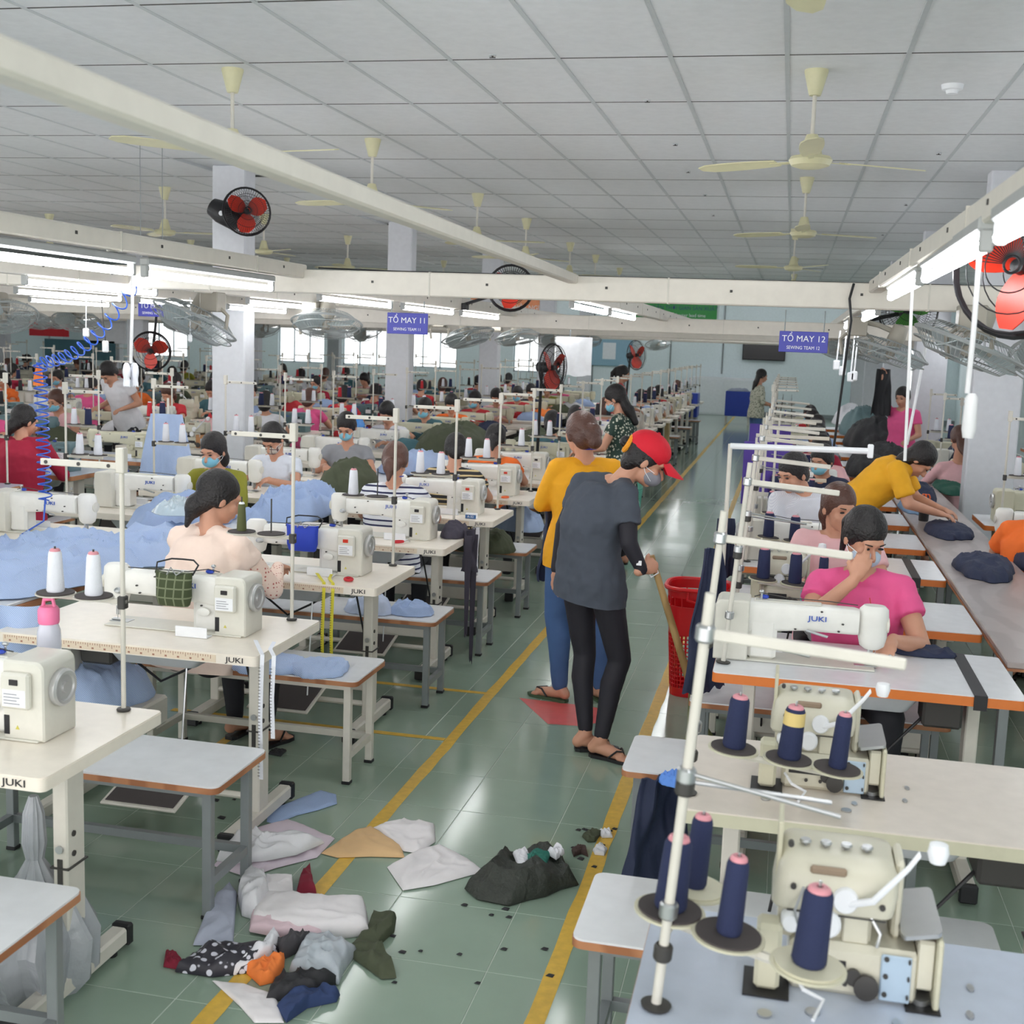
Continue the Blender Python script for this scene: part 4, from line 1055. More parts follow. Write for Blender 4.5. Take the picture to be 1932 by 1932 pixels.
SEAT = dict(hipL=(-.09, 0, .52), hipR=(.09, 0, .52), kneeL=(-.12, .40, .54), kneeR=(.12, .40, .54), ankL=(-.11, .40, .10), ankR=(.11, .36, .10), toeL=(-.12, .55, .03), toeR=(.12, .51, .03),
            shL=(-.16, .10, .955), shR=(.16, .10, .955), neck=(0, .11, 1.04), head=(0, .175, 1.15), hf=(0, .75, -.55), elL=(-.24, .24, .80), elR=(.24, .24, .80), wrL=(-.11, .44, .86), wrR=(.11, .44, .86),
            hdL=(.3, .9, -.15), hdR=(-.3, .9, -.15), curlL=.4, curlR=.4, hem=-.06)
def P2(base=SEAT, **k): d = dict(base); d.update(k); return d
M_peach = mat('shirt_peach', (250, 222, 206), .8, kind='dots', rgb2=(196, 110, 100), bump=.1)
M_peachp = mat('shirt_peach_plain', (252, 226, 212), .85, bump=.5, bscale=18)
M_pants = mat('pants_black', (36, 36, 44), .7)
M_bmask = mat('mask_blue', (130, 196, 220), .7, bump=.2, bscale=20)
M_ols = mat('shirt_olive', (140, 138, 40), .8)
M_gt = mat('shirt_grey', (150, 152, 158), .8)
M_strp = mat('shirt_striped', (232, 234, 240), .8, kind='hstripe', rgb2=(40, 44, 84))
M_dstr = mat('shirt_darkstripe', (46, 44, 46), .8, kind='hstripe', rgb2=(214, 190, 140))
M_otee = mat('shirt_orange', (250, 118, 44), .8)
M_pink = mat('shirt_pink', (236, 92, 150), .7, bump=.2, bscale=30)
M_lpink = mat('shirt_lightpink', (242, 192, 196), .8)
M_mar = mat('shirt_maroon', (168, 28, 60), .8)
M_flor = mat('dress_floral', (44, 66, 58), .8, kind='floral', rgb2=(206, 206, 190))
M_flor2 = mat('shirt_pale_floral', (196, 196, 180), .8, kind='floral', rgb2=(110, 120, 100))
M_ytee = mat('shirt_yellow', (238, 174, 34), .8, bump=.2, bscale=25)
M_yel2 = mat('sweater_mustard', (244, 172, 28), .8, bump=.25, bscale=40)
M_char = mat('shirt_charcoal', (74, 80, 92), .85, var=.12, scale=5, bump=.25, bscale=14)
M_legg = mat('leggings_black', (34, 32, 42), .7)
M_jean = mat('jeans_blue', (74, 106, 156), .8, var=.2, scale=6)
seats = []
def seated(label, x, y, rz, outfit, P=SEAT, group=None, z=0):
    o = person(label, P, (x, y, z), rz, outfit, group=group); return o
base = dict(pants=M_pants, shoes=M_black)
seated('seated woman with dark low ponytail in a peach blouse, back to camera', -2.50, 4.84, -.25, dict(base, shirt=M_peachp, sleeve=.35, sleeves2=M_peach, hair='low', face=False, loose=.022, wid=1.05, fold=.03), P2(hf=(.5, .7, -.3), head=(.02, .14, 1.215), w=1.06, neck=(0, .10, 1.11), shL=(-.17, .09, 1.01), shR=(.17, .09, 1.01), hem=-.10))
seated('woman in olive shirt and blue face mask facing the camera at the left', -3.76, 7.70, PI, dict(base, shirt=M_ols, sleeve=1.3, hair='bob', mask=M_bmask), P2(hf=(.1, .9, -.35)))
seated('person in white T-shirt and chequered mask bending over blue fabric', -3.80, 8.80, PI-.1, dict(base, shirt=mat('shirt_white', (226, 232, 244), .8), hair='low', mask=mat('mask_check', (200, 190, 180), .8, kind='check', rgb2=(90, 60, 60))), P2(hf=(.1, .7, -.75)))
seated('man in grey T-shirt and blue mask holding olive fabric', -3.68, 9.95, PI+.15, dict(base, shirt=M_gt, hair='none', mask=M_bmask, lanyard=True), P2(hf=(.05, .8, -.5), head=(0, .17, 1.18), w=1.08))
seated('brown-haired person in navy and white striped shirt with blue lanyard, back to camera', -2.40, 7.22, .05, dict(base, shirt=M_strp, hair='low', hairm=M_hairb, face=False, lanyard=True, loose=.022), P2(hf=(0, .8, -.4), w=1.1, head=(0, .12, 1.17)))
seated('dark-haired person in black shirt with tan stripes, back to camera', -2.33, 8.38, .1, dict(base, shirt=M_dstr, hair='none', face=False, loose=.02), P2(hf=(-.2, .8, -.4), w=1.1))
seated('dark-haired person in orange T-shirt behind white thread cones', -2.30, 9.5, .1, dict(base, shirt=M_otee, hair='low', face=False), P2())
seated('woman in pink polo shirt holding her mask to her face', .34, 5.23, PI, dict(base, shirt=M_pink, hair='pony', mask=mat('mask_pale', (190, 206, 226), .7), loose=.02), P2(hf=(-.35, .75, -.45), head=(0, .18, 1.22), neck=(0, .11, 1.095), shL=(-.16, .10, 1.0), shR=(.16, .10, 1.0), w=1.1, elR=(.20, .26, .88), wrR=(.04, .30, 1.06), hdR=(-.35, .1, .9), hnR=(0, -1, 0), curlR=.5))
_pk = [o for o in COL.objects if o.get('label') == 'woman in pink polo shirt holding her mask to her face'][0]
MB().box(-.035, .035, -.002, .002, -.024, .024, .003).obj('id_badge', mat('badge_yellow', (236, 220, 140), .5), _pk).location = (-.06, .262, .84)
MB().path([(-.03, .235, .98), (-.05, .255, .90), (-.06, .262, .862)], .002, 5).obj('badge_cord', M_red, _pk)
seated('woman in pale pink blouse seated behind the woman in pink', .28, 6.30, PI, dict(base, shirt=M_lpink, hair='low', hairm=M_hairb), P2(hf=(-.4, .8, -.2), head=(0, .16, 1.2), neck=(0, .11, 1.08), shL=(-.165, .10, 1.02), shR=(.165, .10, 1.02)))
seated('young man in white shirt leaning sideways over the right row', .22, 7.52, PI, dict(base, shirt=mat('shirt_pale', (222, 224, 232), .8, kind='stripe', rgb2=(206, 208, 220)), hair='none', loose=.02), P2(shL=(-.10, .12, 1.10), shR=(.24, .12, 1.06), neck=(.09, .13, 1.14), head=(.17, .18, 1.24), hf=(.6, .7, -.35), w=1.1))
seated('woman in maroon top at the far left edge, back to camera', -5.62, 8.05, .1, dict(base, shirt=M_mar, sleeve=1.2, hair='low', face=False, loose=.02), P2(hf=(.5, .8, -.3), w=1.15, head=(0, .13, 1.22), shL=(-.17, .06, 1.04), shR=(.17, .06, 1.04), neck=(0, .08, 1.10)))
seated('person in orange T-shirt at the right edge, beside the long worktable', 1.43, 7.36, -.3, dict(base, shirt=M_otee, sleeve=.7, hair='bob', hairm=M_hairb, loose=.02), P2(head=(0, .12, 1.2), w=1.12))
seated('person in pink blouse half hidden by the right pillar', 1.56, 11.45, .3, dict(base, shirt=M_lpink, sleeve=1.1, hair='long', hairm=M_hairb), P2(head=(0, .12, 1.22)))
STAND = dict(hipL=(-.09, 0, .86), hipR=(.09, 0, .86), kneeL=(-.10, .02, .47), kneeR=(.10, .02, .47), ankL=(-.10, -.02, .08), ankR=(.10, -.02, .08), toeL=(-.12, .13, .03), toeR=(.12, .13, .03),
             shL=(-.16, .02, 1.275), shR=(.16, .02, 1.275), neck=(0, .03, 1.36), head=(0, .07, 1.47), hf=(0, .9, -.25), elL=(-.22, .04, 1.04), elR=(.22, .04, 1.04), wrL=(-.18, .25, .98), wrR=(.18, .25, .98), hdL=(0, 1, -.2), hdR=(0, 1, -.2))
person('standing woman in dark floral dress and mask beside the machines', P2(STAND, hf=(0, .9, -.5), head=(0, .09, 1.47), wrL=(-.10, .34, 1.0), wrR=(.10, .34, 1.0), elL=(-.2, .12, 1.05), elR=(.2, .12, 1.05)), (-1.38, 10.5, .02), 1.45, dict(shirt=M_flor, top='dress', pants=M_pants, hair='long', mask=M_bmask, hem=-.8, shoes=M_black, loose=.022), .0085)
person('distant woman in pale floral shirt with long dark hair standing by the blue bin', P2(STAND, head=(0, .07, 1.5)), (-.55, 22.0, 0), -1.2, dict(shirt=M_flor2, pants=M_jean, hair='long', shoes=M_black, sleeve=1.1), .012)
person('distant woman in red top and black cap standing among the machines', P2(STAND), (-2.36, 17.1, .08), -1.3, dict(shirt=M_cred, pants=M_pants, hair='pony', sleeve=.5), .012)
person('person in white T-shirt bending over machines at the far left', P2(STAND, shL=(-.165, .16, 1.25), shR=(.165, .16, 1.25), neck=(0, .2, 1.28), head=(0, .27, 1.36), hf=(0, .6, -.7)), (-7.0, 12.0, .1), PI-.3, dict(shirt=M_cwhite, pants=M_pants, hair='none'), .011)
person('person in yellow T-shirt bending over the right tables, short dark hair', P2(STAND, hipL=(-.09, -.05, .88), hipR=(.09, -.05, .88), shL=(-.17, .26, 1.20), shR=(.17, .26, 1.20), neck=(0, .31, 1.23), head=(0, .40, 1.26), hf=(0, .5, -.8), elL=(-.22, .36, .98), elR=(.22, .36, .98), wrL=(-.12, .55, .92), wrR=(.12, .55, .92), w=1.1), (.50, 8.62, 0), -1.75, dict(shirt=M_ytee, pants=M_pants, hair='bob', sleeve=.8, loose=.022), .009)
person('distant person in pink reaching up an arm with black fabric', P2(STAND, elR=(.25, .1, 1.45), wrR=(.22, .14, 1.68), hdR=(0, .1, 1), hnR=(0, 1, 0)), (1.32, 14.9, 0), PI-.5, dict(shirt=M_pink, pants=M_pants, hair='none'), .011)

# the two standing figures of the aisle: joints measured at their real distance
GX, GY = -.80, 5.56
def g(x, y, z): return (x-GX, y-GY, z)
PG = dict(hipL=g(-.93, 5.66, .84), hipR=g(-.78, 5.55, .83), kneeL=g(-.885, 5.70, .465), kneeR=g(-.70, 5.61, .465), ankL=g(-.850, 5.62, .085), ankR=g(-.765, 5.54, .085), toeL=g(-.73, 5.66, .03), toeR=g(-.635, 5.50, .03),
          shL=g(-.93, 5.70, 1.285), shR=g(-.690, 5.49, 1.275), neck=g(-.745, 5.625, 1.36), head=g(-.625, 5.63, 1.425), hf=(.86, .12, -.50), hup=(.1, .1, 1),
          elL=g(-1.02, 5.74, 1.07), wrL=g(-1.045, 5.72, .855), elR=g(-.665, 5.44, 1.06), wrR=g(-.600, 5.46, .935), hdL=(-.01, -.05, -1), hnL=(.7, .7, 0), hdR=(.785, .54, .304), hnR=(-.524, .840, -.139), curlL=.18, curlR=1.25, w=.97, bend=(-.03, -.02, 0))
who = person('person in charcoal T-shirt, red cap and black leggings sweeping with a broom', PG, (GX, GY, 0), 0,
    dict(shirt=M_char, top='t_shirt', sleeve=.62, loose=.024, wid=1.02, hem=-.16, fold=.03, pants=M_legg, pad=.002, pantlen=.93, shoes=M_black, sleeves2=M_legg, hair='none', mask=mat('mask_grey', (142, 142, 152), .8)), .0062)
Hh = frame_head(PG['hf'], PG['hup']); hc = V3(PG['head']); gg = lambda x, y, z: hc+Hh @ V3((x, y, z))
M_cap = mat('cap_red', (222, 28, 50), .75, bump=.15, bscale=80)
mb = MB(); mb.ell(gg(0, -.015, .052), (.092, .108, .082), Hh, 20, 14); mb.cap(gg(-.088, -.015, .04), gg(-.088, -.015, .03), .004, .004)
capo = grown(mb, 'cap', M_cap, who, .007, 2)
v = []; f = []
for i in range(9):
    for j in range(5):
        x = -.072+.144*i/8; t = j/4; w_ = math.sqrt(max(0, 1-(x/.076)**2))
        v.append(gg(x*(1-.12*t), .060+.04*w_+t*(.02+.075*w_), .045-.020*(x/.07)**2-.030*t))
for i in range(8):
    for j in range(4): f.append((i*5+j, i*5+j+1, i*5+j+6, i*5+j+5))
b = MB(); b.add(v, f); n_ = len(v); off = Hh @ V3((0, 0, -.004)); b.add([p+off for p in v], [q[::-1] for q in f])
rim = [i*5 for i in range(9)]+[40+j for j in range(1, 5)]+[44-5*i for i in range(1, 9)]+[3, 2, 1]
b.f += [(rim[k], rim[(k+1) % len(rim)], n_+rim[(k+1) % len(rim)], n_+rim[k]) for k in range(len(rim))]; b.m += [0]*len(rim)
b.obj('cap_brim', M_cap, capo); MB().ell(gg(0, -.015, .135), (.008, .008, .004), Hh, 8, 6).obj('button', M_cap, capo)
mb = MB(); mb.ell(gg(-.0, -.128, .02), (.030, .028, .030), Hh); grown(mb, 'hair_bun', M_hair, who, .007, 2)
b = MB(); c_ = gg(0, -.110, .02); ax1, ax2 = Hh @ V3((1, 0, 0)), Hh @ V3((0, 0, 1)); b.path([c_+(ax1*math.cos(t)+ax2*math.sin(t))*.036 for t in [2*PI*i/18 for i in range(18)]], .014, 8, closed=True); b.obj('hair_tie', mat('hair_tie_orange', (244, 160, 40), .8), who)
MB().box(-.012, .012, -.002, .002, -.008, .014, .001).obj('sleeve_emblem', M_wht, who).location = V3(PG['wrR'])+V3((-.012, -.036, .035))
# broom
br = empty('broom', (0, 0, 0), label='broom with a tan handle held in the right hand of the sweeping person', cat='broom')
MB().path([(-.563, 5.515, .965), (-.585, 5.50, .94), (-.56, 5.49, .90), (-.53, 5.50, .92), (-.545, 5.52, .95)], .004, 6).obj('string_loop', M_wht, br)
MB().tube((-.568, 5.514, .996), (-.350, 5.548, .375), .015, .019, n=12).obj('handle', mat('bamboo_tan', (178, 146, 96), .6, kind='wood', rgb2=(150, 120, 74)), br)
b = MB(); r_ = random.Random(2)
for i in range(46):
    a = r_.uniform(-1, 1); c2 = r_.uniform(-.5, .5); b.path([(-.352+a*.01, 5.548+c2*.02, .39), (-.31+a*.05, 5.56+c2*.05, .18), (-.27+a*.13, 5.59+c2*.09, .012)], .0035, 4)
tag(b.obj('bristles', mat('bristle_olive', (124, 130, 84), .8), br), kind='stuff')
YX, YY = -1.06, 6.42
def g(x, y, z): return (x-YX, y-YY, z)
PY = dict(hipL=g(-1.14, 6.38, .86), hipR=g(-.96, 6.44, .86), kneeL=g(-1.16, 6.40, .47), kneeR=g(-.91, 6.46, .47), ankL=g(-1.12, 6.38, .085), ankR=g(-.905, 6.46, .085), toeL=g(-1.27, 6.44, .03), toeR=g(-.98, 6.56, .03),
          shL=g(-1.18, 6.36, 1.285), shR=g(-.895, 6.46, 1.285), neck=g(-1.04, 6.42, 1.36), head=g(-1.075, 6.43, 1.475), hf=(-.5, .82, -.22),
          elL=g(-1.265, 6.38, 1.08), wrL=g(-1.20, 6.60, 1.06), elR=g(-.83, 6.54, 1.06), wrR=g(-.92, 6.74, 1.05), hdL=(.2, .9, 0), hdR=(-.2, .9, 0), w=1.0)
yw = person('woman in mustard long-sleeved sweater and blue jeans, brown hair pinned up', PY, (YX, YY, 0), 0,
    dict(shirt=M_yel2, top='sweater', sleeve=1.92, loose=.024, fold=.014, pants=M_jean, pad=.010, hair='updo', hairm=M_hairb, shoes=mat('sandal_green', (70, 92, 66), .6), lanyard=True), .0068)

# ------------------------------------------------------------ cloth, bags, scraps
def heap(name, label, cat, loc, rx, ry, h, m, seed=0, rz=0, group=None, n=64, rings=18, fold=1.0, flat=.0, pts=None):
    """crumpled cloth: star-shaped outline, folded height field, closed underneath; pts = explicit outline (absolute xy)"""
    v = []; f = []; sd = V3((seed*3.7, seed*1.3, seed*.7))
    def rad(a):
        if pts: return None
        q = 1+.22*noise.noise(V3((math.cos(a)*1.3, math.sin(a)*1.3, 0))+sd)+.10*noise.noise(V3((math.cos(a)*4, math.sin(a)*4, 2))+sd)
        return rx*q*math.cos(a), ry*q*math.sin(a)
    if pts:
        L = []; m_ = len(pts); per = sum((V3((*pts[(i+1) % m_], 0))-V3((*pts[i], 0))).length for i in range(m_))
        for i in range(m_):
            a, c = V3((*pts[i], 0)), V3((*pts[(i+1) % m_], 0)); k = max(1, round(n*(c-a).length/per))
            for j in range(k): L.append(a.lerp(c, j/k)-V3((loc[0], loc[1], 0)))
        out = [(p.x, p.y) for p in L]; n = len(out)
    else: out = [rad(2*PI*k/n) for k in range(n)]
    sc = max(rx, ry) if not pts else max(math.hypot(*p) for p in out)
    for i in range(1, rings+1):
        t = i/rings
        for k in range(n):
            x, y = out[k][0]*t, out[k][1]*t
            q = V3((x, y, 0))+sd; fq = max(5, 1.6/sc)
            q += V3((noise.noise(q*fq*.6), noise.noise(q*fq*.6+V3((9, 0, 0))), 0))*(.25/fq)*2
            rdg = 1-2*abs(noise.noise(V3((q.x*fq*1.5+q.y*fq*.5, q.y*fq*.8-q.x*fq*.3, 5))))
            rd2 = 1-2*abs(noise.noise(V3((q.x*fq*1.2, q.y*fq*2.6, 8))))
            prof = max(0, 1-t**2.4)**.75*(1-flat)+flat*(1 if t < .97 else .25)
            z = max(.05*h, h*prof*(.70+.28*noise.noise(q*fq*.45))+min(h, .085, .10*sc+.02)*fold*(.42*max(0, rdg)**2+.18*rd2)*min(1, (1-t)*6))
            if 0 < t < 1: x += .10*sc*noise.noise(q*fq*.8+V3((0, 0, 3)))*(1-t); y += .10*sc*noise.noise(q*fq*.8+V3((0, 0, 7)))*(1-t)
            v.append((x, y, z))
    v.append((sum(p[0] for p in v[:n])/n, sum(p[1] for p in v[:n])/n, sum(p[2] for p in v[:n])/n)); top = len(v)-1
    for i in range(rings-1):
        for k in range(n): f.append((i*n+k, i*n+n+k, i*n+n+(k+1) % n, i*n+(k+1) % n))
    for k in range(n): f.append((top, k, (k+1) % n))
    o0 = len(v); v += [(out[k][0]*.98, out[k][1]*.98, 0) for k in range(n)]
    for k in range(n): f.append(((rings-1)*n+k, o0+k, o0+(k+1) % n, (rings-1)*n+(k+1) % n))
    f.append(tuple(range(o0, o0+n))[::-1])
    b = MB(); b.add(v, f); o = b.obj(name, m, ang=60); o.location = loc; o.rotation_euler = (0, 0, rz)
    return tag(o, label, cat, group)
def drape(name, label, cat, p, w, L, d, m, seed=0, amp=.03, taper=0, group=None, parent=None, nu=22, nv=14, ax=None):
    """hanging cloth from the line p + d*[-w/2..w/2], falling L"""
    d = V3((*d, 0)).normalized(); nrm = V3((-d.y, d.x, 0)); v = []; f = []; sd = seed*2.31
    for s_ in (0, 1):
        for j in range(nv+1):
            t = j/nv
            for i in range(nu+1):
                u = i/nu-.5
                off = amp*(.35+.65*t)*math.sin(u*w*34+sd+1.3*noise.noise(V3((u*3, t*1.5, sd))))+amp*.8*noise.noise(V3((u*5+sd, t*3, 1)))
                wd = w*(1+taper*t); z = -L*t*(1-.10*abs(noise.noise(V3((u*4, sd, 3)))))
                v.append(d*(u*wd)+nrm*(off+(.006 if s_ else -.006))+V3((0, 0, z)))
    N = (nu+1)*(nv+1); W_ = nu+1
    for j in range(nv):
        for i in range(nu):
            q = (j*W_+i, j*W_+i+1, (j+1)*W_+i+1, (j+1)*W_+i); f.append(q); f.append(tuple(a+N for a in q[::-1]))
    rim = list(range(nu+1))+[j*W_+nu for j in range(1, nv+1)]+[nv*W_+i for i in range(nu-1, -1, -1)]+[j*W_ for j in range(nv-1, 0, -1)]
    f += [(rim[k], rim[(k+1) % len(rim)], N+rim[(k+1) % len(rim)], N+rim[k]) for k in range(len(rim))]
    b = MB(); b.add(v, f); o = b.obj(name, m, parent, ang=70); o.location = p
    return tag(o, label, cat, group) if label else o
T = .782
drape('black_cloth', 'black fabric held up by the distant person in pink', 'cloth', (1.06, 14.86, 1.78), .16, .55, (1, .2), M_cblack, 151, .04, .4)
heap('shirt_pile', 'large spread of blue striped shirts on the left worktable', 'clothes', (-3.55, 5.05, .775), .50, .80, .13, M_shirt, 1, n=110, rings=36, fold=1.3)
heap('shirt_pile', 'crumpled blue striped shirts beside the woman in peach', 'clothes', (-3.18, 5.75, .775), .34, .42, .17, M_shirt, 2, n=100, rings=30, fold=1.4)
heap('plastic_bag', 'clear plastic bag lying on the blue striped shirts', 'bag', (-3.22, 6.05, .95), .14, .16, .08, mat('plastic_film', (190, 206, 216), .15), 9, fold=1.6)
heap('shirt_pile', 'blue shirts heaped before the woman in olive', 'clothes', (-3.58, 6.75, .775), .24, .50, .22, M_shirt2, 3, n=90, rings=28, fold=1.3)
heap('shirt_pile', 'stack of blue striped fabric in folds behind the blue pouch', 'clothes', (-3.12, 7.45, .77), .26, .62, .19, M_shirt2, 4, n=110, rings=32, fold=1.8)
heap('red_cloth', 'small red cloth lying on the blue shirts', 'cloth', (-3.32, 6.32, .93), .05, .07, .07, M_cred, 5)
heap('trouser_bundle', 'dark olive trousers bundled on the worktable by the man in grey', 'clothes', (-3.18, 8.6, .775), .22, .42, .30, M_colive, 6, fold=1.3)
heap('trouser_bundle', 'dark olive clothes heaped high before the second pillar', 'clothes', (-3.35, 12.2, .775), .42, .8, .36, M_colive, 7, fold=1.3)
heap('trouser_bundle', 'dark olive clothes behind the woman in the mustard sweater', 'clothes', (-2.6, 13.0, .775), .35, .6, .30, M_colive, 8, fold=1.3)
heap('shirt_pile', 'blue striped shirts behind the person in orange', 'clothes', (-3.2, 10.4, .775), .3, .6, .18, M_shirt, 10)
heap('orange_cloth', 'orange cloth behind the fifth table of the left aisle row', 'cloth', (-2.55, 9.55, T), .20, .12, .09, M_corange, 11)
heap('folded_shirt', 'folded blue striped shirts on the second low bench', 'clothes', (-2.16, 4.88, .482), .17, .14, .05, M_shirt, 12, flat=.8, fold=.5)
heap('folded_shirt', 'folded blue striped shirt nearest the end of the second bench', 'clothes', (-1.93, 4.90, .482), .12, .15, .045, M_shirt, 13, flat=.8, fold=.5)
heap('crumpled_shirt', 'white and blue crumpled cloth on the third low bench', 'clothes', (-2.13, 6.10, .482), .14, .13, .10, mat('cloth_paleblue', (196, 208, 232), .8), 14, fold=1.5)
heap('crumpled_shirt', 'blue denim cloth curled on the third low bench', 'clothes', (-1.91, 6.15, .482), .13, .13, .07, M_shirt2, 15, fold=1.2)
heap('trouser_bundle', 'olive bundle on the bench by the fifth left table', 'clothes', (-2.02, 8.22, .482), .22, .16, .20, M_colive, 16)
heap('shirt_pile', 'blue shirts heaped on the bench by the sixth left table', 'clothes', (-2.0, 9.25, .482), .2, .16, .26, M_shirt, 17, fold=1.4)
heap('shirt_pile', 'blue shirts stuffed on the bench under the second left table', 'clothes', (-2.72, 4.40, .42), .22, .2, .22, M_shirt, 18, fold=1.5)
tag(MB().box(-.3, .25, -.14, .14, .30, .42, .01).obj('storage_shelf', M_leg), 'low shelf box holding blue shirts under the second left table', 'shelf').location = (-2.72, 4.40, 0)
drape('hanging_shirt', 'blue striped shirt hanging over the end of the left worktable', 'clothes', (-2.98, 4.05, .86), .42, .30, (.9, .3), M_shirt, 19, .03)
# hung garments, pouches, tapes
drape('blue_shirt', 'pale blue striped shirt hanging from a rod behind the woman in olive', 'clothes', (-4.63, 8.5, 1.30), .24, .55, (1, .2), M_shirt, 20, .03, .9)
tag(MB().tube((-4.63, 8.52, 0), (-4.63, 8.52, 1.42), .010).obj('garment_rod', M_leg), 'upright rod carrying the hanging pale blue shirt', 'rod')
heap('dark_apron', 'dark grey garment bunched on the right end of the fourth left table', 'clothes', (-1.895, 6.93, T), .085, .12, .10, mat('cloth_slate', (70, 66, 80), .8), 22, fold=1.6)
drape('dark_apron', 'dark grey garment hanging over the end of the fourth table', 'clothes', (-1.795, 6.93, .83), .14, .26, (.1, 1), mat('cloth_slate', (70, 66, 80), .8), 21, .035, -.2)
for k, (dx_, L_) in enumerate(((0, .62), (.05, .80))):
    drape('dark_strap', 'dark cloth strap trailing from the %s side of the fourth table end' % ['left', 'right'][k], 'strap', (-1.79+dx_*.4, 6.87+.06*k, .80), .045, L_, (1, .3), mat('cloth_slate', (70, 66, 80), .8), 30+k, .008, -.6, nu=4)
drape('white_cloth_strip', 'white cloth strip hanging from the fourth table end', 'cloth', (-1.775, 6.99, .83), .06, .30, (.4, 1), M_cwhite, 33, .01, nu=6)
def pouch(label, x, y, z, w, h, m, rz):
    o = empty('cloth_pouch', (x, y, z), rz, label=label, cat='pouch'); rings = []
    for (t, hw, hd) in ((0, w*.5, .018), (-.25, w*.47, .030), (-.7, w*.46, .042), (-.95, w*.42, .03), (-1, w*.38, .012)):
        rings.append([(hw*math.copysign(abs(math.cos(a))**.6, math.cos(a)), hd*math.sin(a), h*t+.012*math.cos(a)**2*(1 if t == 0 else 0)) for a in [2*PI*k/20 for k in range(20)]])
    MB().loft(rings).obj('bag', m, o)
    MB().path([(-w*.5, 0, 0), (-w*.56, .03, .035), (-w*.3, .07, .045), (0, .075, .045), (w*.3, .07, .045), (w*.56, .03, .035), (w*.5, 0, 0)], .0035, 6).obj('cord', M_black, o)
    MB().path([(-.02, -.02, .0), (.0, -.025, .03), (.02, -.02, .0), (.05, -.02, .02)], .003, 5).obj('tool_tip', M_steel, o)
    return o
pouch('dark green plaid pouch hung on the arm of the second sewing machine', -2.26, 4.20, 1.015, .155, .125, M_wool, 0)
pouch('bright blue pouch hung on the arm of the third sewing machine', -2.28, 5.52, 1.01, .17, .12, mat('pouch_blue', (36, 66, 190), .6), 0)
def tape(label, x, y, m, L1, L2):
    o = empty('measuring_tape', (x, y, .784), 0, label=label, cat='measuring tape'); mk = M_ink
    for k, (dx_, L_) in enumerate(((0, L1), (.045, L2))):
        b = MB(); pts = [(dx_-.10+.03*k, .16, .012), (dx_-.05, .08, .006), (dx_, .0, .004), (dx_+.004, -.012, -.03), (dx_, -.014, -L_*.5), (dx_+.006, -.016, -L_)]
        v = []; f = []
        for i, p in enumerate(pts): v += [(p[0]-.008, p[1], p[2]), (p[0]+.008, p[1], p[2]), (p[0]+.008, p[1]+.0015, p[2]+.0015), (p[0]-.008, p[1]+.0015, p[2]+.0015)]
        for i in range(len(pts)-1):
            for q in range(4): f.append((4*i+q, 4*i+(q+1) % 4, 4*i+4+(q+1) % 4, 4*i+4+q))
        b.add(v, f); t = b.obj('tape_strip', m, o, smooth=False)
        b = MB(); z = -.04
        while z > -L_+.01: b.box(dx_-.007, dx_+.001, -.0185, -.0165, z, z+.0015); z -= .012
        tag(b.obj('tape_marks', mk, t, smooth=False), kind='stuff')
    return o
tape('white measuring tape trailing from the second sewing machine over the table edge', -1.80, 3.995, M_thw, .46, .30)
tape('yellow measuring tape hanging from the third sewing machine over the table edge', -2.08, 5.305, mat('tape_yellow', (226, 214, 60), .5), .50, .46)
# bottle, pen cup, small tools
bt = empty('water_bottle', (-2.16, 3.235, T), label='clear water bottle with a pink lid behind the nearest left machine', cat='bottle')
MB().lathe([(.03, 0), (.036, .01), (.036, .20), (.034, .24), (.024, .27)], 20).obj('body', mat('bottle_clear', (214, 216, 230), .1), bt)
MB().lathe([(.030, .262), (.032, .27), (.032, .305), (.026, .315), (.0, .318)], 20).obj('lid', mat('lid_pink', (250, 130, 176), .4), bt); MB().path([(-.018, 0, .315), (-.015, 0, .335), (.015, 0, .338), (.02, 0, .315)], .006, 8).obj('handle', mat('lid_pink', (0, 0, 0)), bt)
pc = empty('pen_cup', (.98, 8.9, .80), label='black cup holding orange-handled scissors on the long worktable', cat='cup')
MB().lathe([(.030, 0), (.034, .004), (.038, .13), (.034, .13), (.030, .01), (0, .01)], 18).obj('cup', M_black, pc)
for k in range(3):
    a = k*2; p = MB(); p.path([(0, 0, .05), (.012*math.cos(a), .012*math.sin(a), .135)], .004, 6); c0 = V3((.016*math.cos(a), .012*math.sin(a), .165)); p.path([c0+V3((.015*math.cos(t), 0, .026*math.sin(t))) for t in [2*PI*i/12 for i in range(12)]], .006, 6, closed=True)
    p.obj('scissors', mat('handle_orange', (245, 110, 50), .4), pc)
def clipper(label, x, y, m, rz=0):
    o = empty('thread_clipper', (x, y, T), rz, label=label, cat='thread clipper')
    MB().path([(.03*math.cos(t), .018*math.sin(t), .008) for t in [2*PI*i/14 for i in range(14)]], .007, 6, closed=True).obj('handle', m, o); MB().box(.03, .075, -.004, .004, .004, .009, .001).obj('blade', M_steel, o)
M_oran = mat('handle_orange', (0, 0, 0))
clipper('orange thread clipper on the third left table by the machine', -2.52, 5.42, M_oran)
clipper('orange thread clipper on the sixth left table', -2.02, 8.80, M_oran, 1)
clipper('orange thread clipper on the table at the far left edge', -4.06, 5.45, M_oran, .5)
clipper('red thread clipper beside the yellow measuring tape', -2.0, 5.42, M_cred, 2)
clipper('red thread clipper hanging edge of the fourth left machine', -2.12, 6.55, M_cred, .8)
cbx = empty('card_box', (-1.985, 7.675, T), 0, label='small white and blue card box on the edge of the fifth left table', cat='box')
